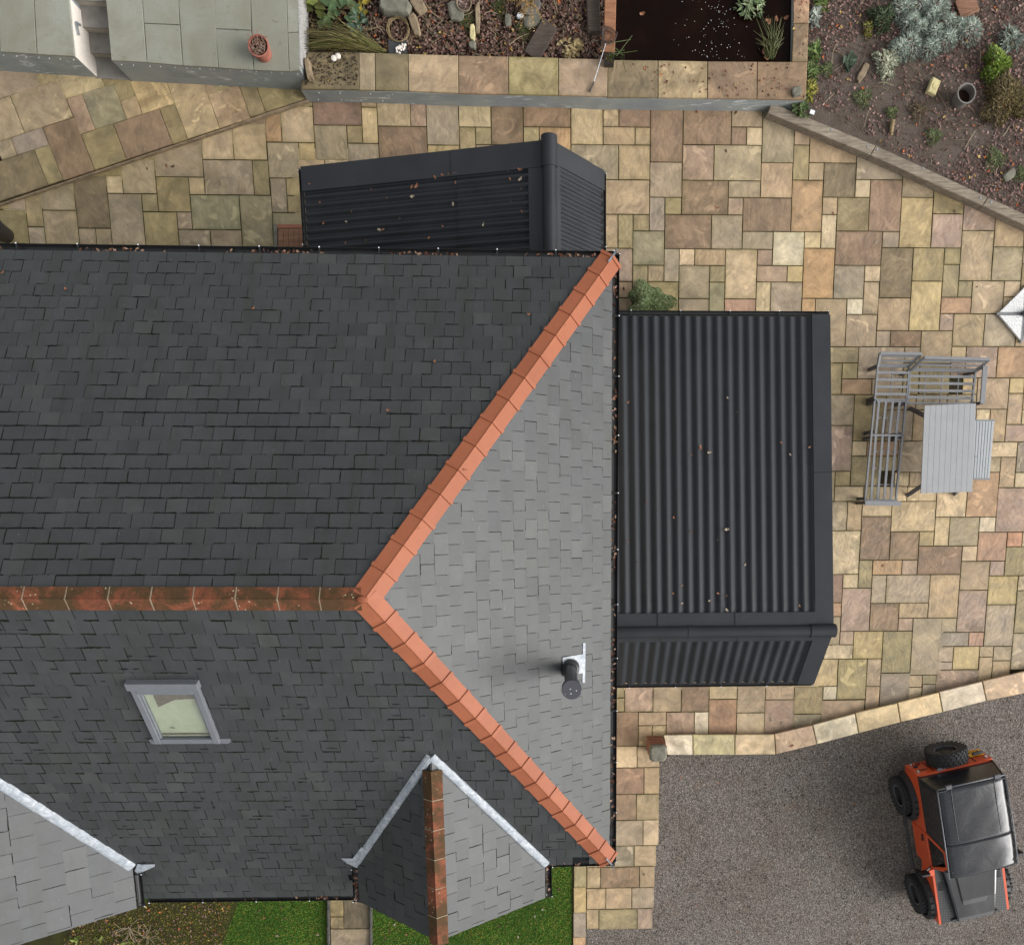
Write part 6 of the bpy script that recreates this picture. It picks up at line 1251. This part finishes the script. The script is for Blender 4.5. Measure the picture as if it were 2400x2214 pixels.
bush('green_shrub', 'bright green rounded shrub at right of the garden bed', 'shrub', at(2326, 158, .19), .24, .27, .34, 900, (.05,.08), .5, [(112,136,42),(130,152,52),(94,118,36)], .68)
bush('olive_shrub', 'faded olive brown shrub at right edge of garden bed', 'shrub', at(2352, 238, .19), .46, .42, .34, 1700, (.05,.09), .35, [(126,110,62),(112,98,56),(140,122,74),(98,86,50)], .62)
bush('grey_plant', 'thin grey leaved plant above bright green shrub', 'plant', at(2362, 98, .19), .26, .22, .2, 170, (.09,.16), .28, [(142,154,140),(160,170,156)], .65)
bush('dark_green_plant', 'dark green tufted plant beside the silver shrub', 'plant', at(2064, 48, .19), .22, .22, .22, 420, (.08,.14), .2, [(86,104,72),(102,118,84),(72,90,60)], .62)
bush('yellow_plant', 'small yellowing plant beside dark green tuft', 'plant', at(2032, 72, .19), .09, .15, .12, 110, (.05,.08), .4, [(134,132,56),(112,116,48)], .65)
bush('broad_leaf_plant', 'single broad dark green leaf plant in bare soil', 'plant', at(1990, 150, .19), .09, .13, .08, 14, (.14,.2), .7, [(82,100,78),(74,92,70)], .6, .3, 2)
for i, (x, y, r, lab) in enumerate(((2021,232,.17,'low green tuft in bare soil beside sleeper edging'),(2088,266,.11,'bright green tuft at end of short log'),(2186,322,.15,'low green tuft just above middle of sleeper edging'),(2392,412,.14,'bright green seedling at right edge of soil bed'),(1936,166,.13,'grey green tuft near pond coping'),(2150,262,.16,'dry straggly tuft beside cream block'),(2330,375,.2,'pale green weeds near right end of sleepers'))):
    bush('green_tuft', lab, 'plant', at(x, y, .19), r, r, .09, int(620*r/.15*.5), (.03,.065), .25, [(112,128,78),(128,142,92),(98,112,66)] if i != 5 else [(120,104,76),(104,90,62)], .72, .7, 3, 'weed tufts in the garden bed')
for i, (x, y, r, cols, lab) in enumerate(((1906,45,.12,[(170,178,166),(190,196,184)],'silver leaved plant against the pond coping'),(1906,125,.13,[(106,132,66),(126,148,84)],'green strap leaved plant against pond coping'),(1900,170,.14,[(96,118,60),(116,136,78)],'green leafy plant spilling over lower pond coping'),(1896,215,.14,[(170,162,72),(150,150,66)],'yellow leaved plant at corner of pond coping'),(1876,256,.14,[(98,118,70),(116,134,80)],'green rosette plant at top end of sleepers'),(1925,6,.13,[(118,140,70),(134,154,84)],'green plant at top of pond coping edge'))):
    bush('edge_plant', lab, 'plant', at(x, y, .22), r, r*1.2, .16, 90, (.08,.15), .38, cols, .66, .7, 3)
# pond
bush('pond_plant', 'pale green leafy plant standing in the dark pond', 'plant', at(1756, 14, .33), .24, .24, .22, 150, (.10,.19), .32, [(150,168,124),(170,184,142),(126,148,100)], .7, .7, 4)
t = thing('pond_rush', 'clump of thin green rushes in dark pond corner', 'plant', at(1805, 136, .33)); mb = MB()
for i in range(46): a = at(1792+random.uniform(0,24), 136+random.uniform(-5,4), .33); e = at(1765+random.uniform(0,75), 35+random.uniform(0,70), .55); m_ = (a+e)/2+UP*.12; mb.cc = lc(random.choice([(128,132,86),(104,114,70),(144,144,98)]), .55); mb.tube([a, m_, e], .005, 4, True, [.006,.005,.002])
obj('stems', mb, 'leaf', t, attrs=True)
mb = MB()
for i in range(100): mb.lathe(at(random.gauss(1680,38), random.uniform(-10,138), .334), [(random.uniform(.003,.007),0),(.001,.004)], 6)
tag(obj('water_bubbles', mb, 'white_dot', loc=at(1680,60,.33)), 'white specks floating on dark pond water', 'bubbles', kind='stuff')
for x, y in ((1800,48),(1820,45),(1803,52),(1790,122),(1796,132),(1800,136),(1505,32),(1842,42)): fallen('orange', at(x, y, .338), random.uniform(0,6), .10, 0, 'leaf floating on the dark pond water', 'leaves on the pond')
# net and small pots at the pond
t = thing('pond_net', 'triangular dark pond net with long metal handle leaning on coping', 'net', at(1420, 110, .5)); mb = MB(); hp = [at(x, y, .62) for x, y in ((1416,62),(1432,66),(1447,78),(1440,98),(1428,103),(1412,98),(1411,78))]
mb.tube(hp+[hp[0]], .010, 6); obj('hoop', mb, 'net', t); mb = MB(); c_ = sum(hp, Vector())/7-UP*.06
for i in range(7):
    for k in range(4): a = hp[i].lerp(hp[(i+1)%7], k/4); mb.tube([a, a.lerp(c_, .55)-UP*.03, c_], .0035, 3)
for s_ in (.35,.6,.85): mb.tube([c_.lerp(p, s_) for p in hp+[hp[0]]], .0035, 3)
o = obj('net_mesh', mb, 'net', t); o['kind'] = 'stuff'; mb = MB(); mb.tube([at(1420,102,.61), at(1392,192,.50)], .007, 8); obj('handle', mb, 'galv', t); mb = MB(); mb.tube([at(1392,192,.50), at(1382,216,.485)], .014, 8); obj('grip', mb, 'pot_black', t)
t = thing('square_pot', 'small black square plant pot on coping at beam end', 'plant pot', at(1426, 148, ZP)); c_ = at(1427, 147, ZP); mb = MB()
for dx, dy in ((-1,0),(1,0),(0,-1),(0,1)): mb.box(c_+Vector((dx*.075, dy*.075, .07)), ((.012 if dx else .162), (.012 if dy else .138), .14))
mb.box(c_+UP*.06, (.138,.138,.10)); obj('pot', mb, 'pot_black', t); mb = MB()
for i in range(60): mb.cc = lc(random.choice([(110,104,60),(84,90,48),(132,112,82)]), .6); leaf_shape(mb, c_+Vector((random.uniform(-.06,.06), random.uniform(-.06,.06), .13)), random.uniform(0,6), .06, .015, random.uniform(0,.9), .2)
for i in range(9): mb.cc = lc((96,112,60), .6); mb.tube([c_+UP*.12, c_+Vector((random.uniform(0,.3), random.uniform(-.2,.25), .28)), c_+Vector((random.uniform(.2,.5), random.uniform(-.3,.35), .2))], .004, 3)
obj('plant', mb, 'leaf', t, attrs=True)
# terracotta pot on the terrace
t = thing('terracotta_pot', 'terracotta pot of dry plants standing on grey terrace', 'plant pot', at(619, 128, ZT)); c_ = Vector(t.location); mb = MB()
mb.lathe(c_, [(.13,0),(.15,.20),(.17,.21),(.175,.27),(.155,.275),(.14,.235),(.02,.225)], 30); obj('pot', mb, 'terra_pot', t, smooth=False); mb = MB(); mb.lathe(c_, [(.148,.24),(.09,.25),(.01,.255)], 20); obj('soil', mb, 'soil_dark', t); mb = MB()
for i in range(150): a = random.uniform(0,6.28); r = .13*math.sqrt(random.random()); mb.cc = lc(random.choice([(150,112,92),(186,166,150),(112,84,66)]), .7); leaf_shape(mb, c_+Vector((math.cos(a)*r, math.sin(a)*r, .27)), random.uniform(0,6), .07, .014, random.uniform(-.2,.8), .2)
for i in range(8): a = random.uniform(.5,2.6); mb.cc = lc((140,104,86), .7); mb.tube([c_+UP*.27, c_+Vector((math.cos(a)*.2, math.sin(a)*.22, .34))], .003, 3)
obj('dry_plant', mb, 'leaf', t, attrs=True)
# black pot at the left edge
t = thing('black_pot', 'dark round plant pot at left edge beside house gutter', 'plant pot', at(16, 552, 0)); c_ = Vector(t.location); mb = MB(); mb.lathe(c_, [(.13,0),(.19,.40),(.215,.41),(.215,.47),(.19,.47),(.17,.40),(.02,.39)], 30); obj('pot', mb, 'pot_black', t)
mb = MB()
for i in range(60): a = random.uniform(0,6.28); r = .17*math.sqrt(random.random()); mb.cc = lc(random.choice([(120,132,52),(92,112,44)]), .66); leaf_shape(mb, c_+Vector((math.cos(a)*r, math.sin(a)*r, .47+random.uniform(0,.12))), a, .11, .03, random.uniform(0,.9), .2)
obj('foliage', mb, 'leaf', t, attrs=True)
# things lying in the bed
t = thing('grey_pot', 'empty round grey plant pot standing in garden bed', 'plant pot', at(2247, 238, .19)); c_ = Vector(t.location); mb = MB(); mb.lathe(c_, [(.13,0),(.155,.26),(.17,.27),(.17,.30),(.15,.30),(.135,.10),(.01,.09)], 30); obj('pot', mb, 'pot_grey', t); mb = MB(); mb.lathe(c_, [(.138,.12),(.01,.13)], 20); obj('soil', mb, 'soil_dark', t)
def rock(name, label, cat, c, sx, sy, sz, mat, rot=0.0, grp=None, ch=.25):
    mb = MB(); n = 9; ph = [random.uniform(.82,1.1) for _ in range(n)]; ca, sa = math.cos(rot), math.sin(rot)
    secs = []
    for z, s in ((0,.96),(sz*.55,1.0),(sz*.9,.93),(sz,.93-ch)):
        q = []
        for k in range(n):
            a = 2*math.pi*k/n; cx_, sx_ = math.cos(a), math.sin(a); x = math.copysign(abs(cx_)**.55, cx_)*sx*.5*ph[k]*s; y = math.copysign(abs(sx_)**.55, sx_)*sy*.5*ph[k]*s; q.append(c+Vector((x*ca-y*sa, x*sa+y*ca, z+(random.uniform(-.004,.004) if z else 0))))
        secs.append(q)
    mb.sweep(secs); return solo(name, mb, mat, label, cat, grp)
mb = MB(); a = at(2187, 204, .26); R3 = Matrix.Rotation(math.radians(-20), 3, 'Z') @ Matrix.Rotation(.12, 3, 'Y'); mb.box(a, (.17,.25,.10), R3, .015); mb.box(a+R3@Vector((0,-.01,.055)), (.07,.07,.012), R3, .004); solo('cream_block', mb, 'cream_block', 'pale cream concrete block lying in bare garden soil', 'block')
rock('flat_stone', 'long tan flat stone lying in bare garden soil', 'stone', at(2021, 171, .19), .12, .36, .05, 'stone', math.radians(-30)); rock('flat_stone', 'mossy grey stone near right end of sleepers', 'stone', at(2362, 413, .19), .3, .18, .07, 'stone_grey', .6)
mb = MB(); mb.tube([at(2092,282,.24), at(2088,318,.22)], .035, 9, True, [.045,.032]); solo('short_log', mb, 'twig', 'short brown log stub lying in garden soil', 'log')
mb = MB(); a = at(2266, 14, .24); mb.box(a, (.36,.30,.04), Matrix.Rotation(.45, 3, 'Z'), .004); mb.box(a+Matrix.Rotation(.45,3,'Z')@Vector((0,-.15,.0)), (.36,.03,.06), Matrix.Rotation(.45, 3, 'Z'), .004); solo('wooden_board', mb, 'mat', 'brown wooden board half hidden beside silver shrub', 'board')
mb = MB(); mb.box(at(1904,263,.22), (.085,.07,.006), Matrix.Rotation(-.3,3,'Z')); solo('plant_label', mb, 'white_dot', 'small white square label at top end of sleepers', 'label')
rock('pond_stone', 'small grey stone on corner of pond coping', 'stone', at(1866, 217, ZP), .20, .15, .08, 'stone_grey', .3); 
# things in the planter
e_ = lambda x, y, z=.27: at(700+x/5.271, y/5.271, z); g_ = lambda x, y, z=.27: at(1060+x/2.87, y/2.87, z)
bush('bergenia', 'broad round green leaved plant at left of planter', 'plant', e_(480,130), .55, .32, .28, 26, (.16,.24), .85, [(96,122,82),(112,134,88),(84,108,70)], .62, .35, 10)
bush('yellow_bergenia', 'broad yellow green leaf plant at planter left end', 'plant', e_(260,90), .2, .22, .3, 9, (.2,.28), .8, [(130,140,70),(120,132,66)], .62, .3, 3)
bush('yellow_leaf_plant', 'plant with yellow autumn leaves in the planter', 'plant', e_(810,120), .13, .2, .2, 10, (.11,.16), .7, [(176,156,54),(190,168,70)], .66, .3, 2)
bush('blue_green_plant', 'blue green leaved plant behind the dry grass', 'plant', e_(750,310), .16, .26, .24, 26, (.12,.2), .5, [(92,116,96),(106,128,104)], .6, .5, 4)
t = thing('dry_grass', 'clump of long dry straw coloured grass over planter edge', 'ornamental grass', e_(1000,640,.27)); mb = MB()
for i in range(170):
    a = e_(random.gauss(1000,50), random.gauss(635,12), .30); ang = random.uniform(2.2,3.35); L = random.uniform(.5,1.7); e2_ = a+Vector((math.cos(ang)*L, -math.sin(ang)*L*-.55*random.uniform(.3,1.2), random.uniform(.02,.25))); m_ = (a+e2_)/2+UP*random.uniform(.1,.3)
    mb.cc = lc(random.choice([(150,138,92),(172,158,104),(128,122,74),(112,118,62)]), .68); mb.tube([a, m_, e2_], .004, 3, False, [.005,.004,.0015])
for i in range(120):
    a = e_(random.uniform(140,700), random.uniform(420,640), .30); ang = random.uniform(-.5,.5)+math.pi*random.choice((0,1)); L = random.uniform(.2,.6); e2_ = a+Vector((math.cos(ang)*L, math.sin(ang)*L, .03)); mb.cc = lc(random.choice([(140,126,88),(122,110,70),(104,96,58)]), .62); mb.tube([a, (a+e2_)/2+UP*.08, e2_], .004, 3, False)
obj('blades', mb, 'leaf', t, attrs=True)
rock('stone_trough', 'long grey stone trough edge at back of the planter', 'trough', e_(1200,110), .58, .36, .2, 'stone_grey', -.05, None, .1)
for i, (x, y, sx, sy, r, m_, lab) in enumerate(((1440,330,.16,.40,.25,'stone','upright pale flat stone left of the leaf heap'),(1490,90,.22,.34,.5,'stone','pale flat stone at back of planter beside leaves'),(1950,160,.30,.36,0,'stone_grey','square grey slab under the round bowl'))): rock('planter_stone', lab, 'stone', e_(x, y), sx, sy, .09, m_, r)
for i, (x, y, sx, sy, r, m_, lab) in enumerate(((140,235,.10,.28,0,'cream_block','pale yellow stone beside moss at planter middle'),(172,130,.09,.5,0,'stone','narrow tan stone strip in middle of planter'),(540,150,.34,.24,.2,'stone_grey','flat brown grey stone below dry fern pot'),(375,150,.12,.2,.1,'stone_grey','small grey stone between two moss patches'),(140,315,.14,.13,0,'stone_grey','rounded grey stone near planter front coping'),(458,118,.12,.08,0,'white_dot','small white pebble in middle of planter'))): rock('planter_stone', lab, 'stone', g_(x, y), sx, sy, .08, m_, r)
for i, (x, y, r, lab) in enumerate(((105,155,.14,'green moss cushion beside pale yellow stone'),(320,65,.13,'green moss cushion at back of the planter'),(485,215,.14,'green moss cushion beside the dark timber plank'))):
    bush('moss_cushion', lab, 'moss', g_(x, y, .28), r, r*1.2, .06, 420, (.02,.04), .3, [(84,96,42),(98,108,52),(70,84,36)], .62, .8, 0, 'moss cushions in the planter')
mb = MB(); a, b = g_(530,385,.30), g_(660,160,.36); mb.bar(a, b, .30, .06, UP, .01); solo('dark_plank', mb, 'log', 'dark wet timber plank leaning in the leafy planter', 'plank')
mb = MB(); a, b = g_(945,10,.33), g_(955,230,.33); mb.bar(a, b, .24, .12, UP, .02); solo('dark_sleeper', mb, 'log', 'dark ribbed timber beside the brown beam in planter', 'timber')
t = thing('round_bowl', 'round pot with pale rim in planter beside stone strip', 'plant pot', g_(84,48,.27)); c_ = Vector(t.location); mb = MB(); mb.lathe(c_, [(.10,0),(.125,.10),(.135,.12),(.12,.12),(.105,.08),(.01,.07)], 26); obj('pot', mb, 'stone', t); mb = MB()
for i in range(60): a = random.uniform(0,6.28); r = .1*math.sqrt(random.random()); mb.cc = lc(random.choice(BROWN+[(196,180,170)]), .66); leaf_shape(mb, c_+Vector((math.cos(a)*r, math.sin(a)*r, .10)), random.uniform(0,6), .06, .03, random.uniform(-.4,.4), .3)
obj('leaves', mb, 'leaf', t, attrs=True)
t = thing('fern_pot', 'round pot of dry straw coloured fern fronds in planter', 'plant pot', g_(530,62,.27)); c_ = Vector(t.location); mb = MB(); mb.lathe(c_, [(.14,0),(.165,.14),(.175,.15),(.155,.15),(.02,.12)], 26); obj('pot', mb, 'pot_grey', t); mb = MB()
for i in range(34):
    a = random.uniform(0,6.28); L = random.uniform(.2,.5)
    for k in range(14): p = c_+Vector((math.cos(a)*L*k/14, math.sin(a)*L*k/14, .17+.1*math.sin(k/14*3))); mb.cc = lc(random.choice([(190,160,104),(170,136,84),(150,120,76)]), .68); leaf_shape(mb, p, a+random.choice((-.9,.9)), .06, .015, random.uniform(-.3,.3), .2)
obj('fronds', mb, 'leaf', t, attrs=True)
bush('straw_plant', 'small dry straw coloured plant at planter front edge', 'plant', g_(800,330,.30), .2, .16, .12, 70, (.06,.11), .6, [(190,168,118),(172,150,104),(204,184,140)], .7, .4, 2)
t = thing('slate_tile', 'dark slate tile of white pebbles on planter coping edge', 'slate tile', e_(1225,595,.34)); mb = MB(); mb.box(e_(1225,595,.33), (.32,.22,.02)); obj('tile', mb, 'slate', t)
for i in range(15): mb = MB(); mb.blob(e_(random.gauss(1255,32), random.gauss(600,30), .355), .028, .022, .018, 8, 5, .1, random.uniform(0,3)); obj('pebble', mb, 'white', t, loc=mb.v[0], smooth=True)
mb = MB(); ctr = e_(1230,370,.33)
for k in range(4): mb.tube([ctr+Vector((math.cos(a)*(.16+.012*k+.01*math.sin(5*a+k)), math.sin(a)*(.18+.01*k), .02*k*random.random())) for a in [i*.42 for i in range(16)]], .006, 4)
solo('twig_ring', mb, 'twig', 'loose ring of pale twigs lying in the planter', 'twig ring')
for i, (x, y, lab) in enumerate(((440,735,'left of two white mushrooms on mossy coping'),(492,710,'right of two white mushrooms on mossy coping'))): mb = MB(); mb.lathe(e_(x, y, ZP), [(.012,0),(.012,.03),(.05,.03),(.045,.048),(.02,.056),(.001,.058)], 14); solo('mushroom', mb, 'white', lab, 'mushroom', 'white mushrooms on the coping')
litter_area('coping_moss', [(p.x, p.y) for p in (c2(145,292),c2(425,297),c2(425,480),c2(125,480))], ZP, 380, 'dark soil and moss crumbs on the leftmost coping stone', (.02,.05), None, [(56,46,34),(66,58,36),(48,38,28)], .02)
rock('tan_stone', 'tan upright stone at end of the pebbledash wall', 'stone', at(728, 172, .46), .10, .34, .2, 'stone', .1)
# seedlings in the mossy border
for i, (x, y, k, lab) in enumerate(((178,2198,9,'broad pale green leaves under left slate verge'),(236,2197,4,'single pale green leaf plant right of left verge'),(300,2208,6,'small pale green seedling at bottom left border'))): bush('seedling', lab, 'plant', at(x, y, .0), .12, .1, .10, k, (.09,.14), .6, [(130,146,62),(146,158,78),(110,130,56)], .7, .4, 2)
for i, (x, y, lab) in enumerate(((305,2175,'pale bare twiggy shrub in mossy border'),(345,2195,'pale bare twigs at right of mossy border'))):
    mb = MB(); c_ = at(x, y, 0)
    for k in range(14):
        p = c_.copy(); a = random.uniform(0,6.28); pts = [p]
        for s_ in range(5): a += random.uniform(-.7,.7); p = p+Vector((math.cos(a)*.07, math.sin(a)*.07, random.uniform(-.01,.03))); pts.append(p)
        mb.tube(pts, .004, 4)
    solo('bare_twigs', mb, 'joint', lab, 'shrub')
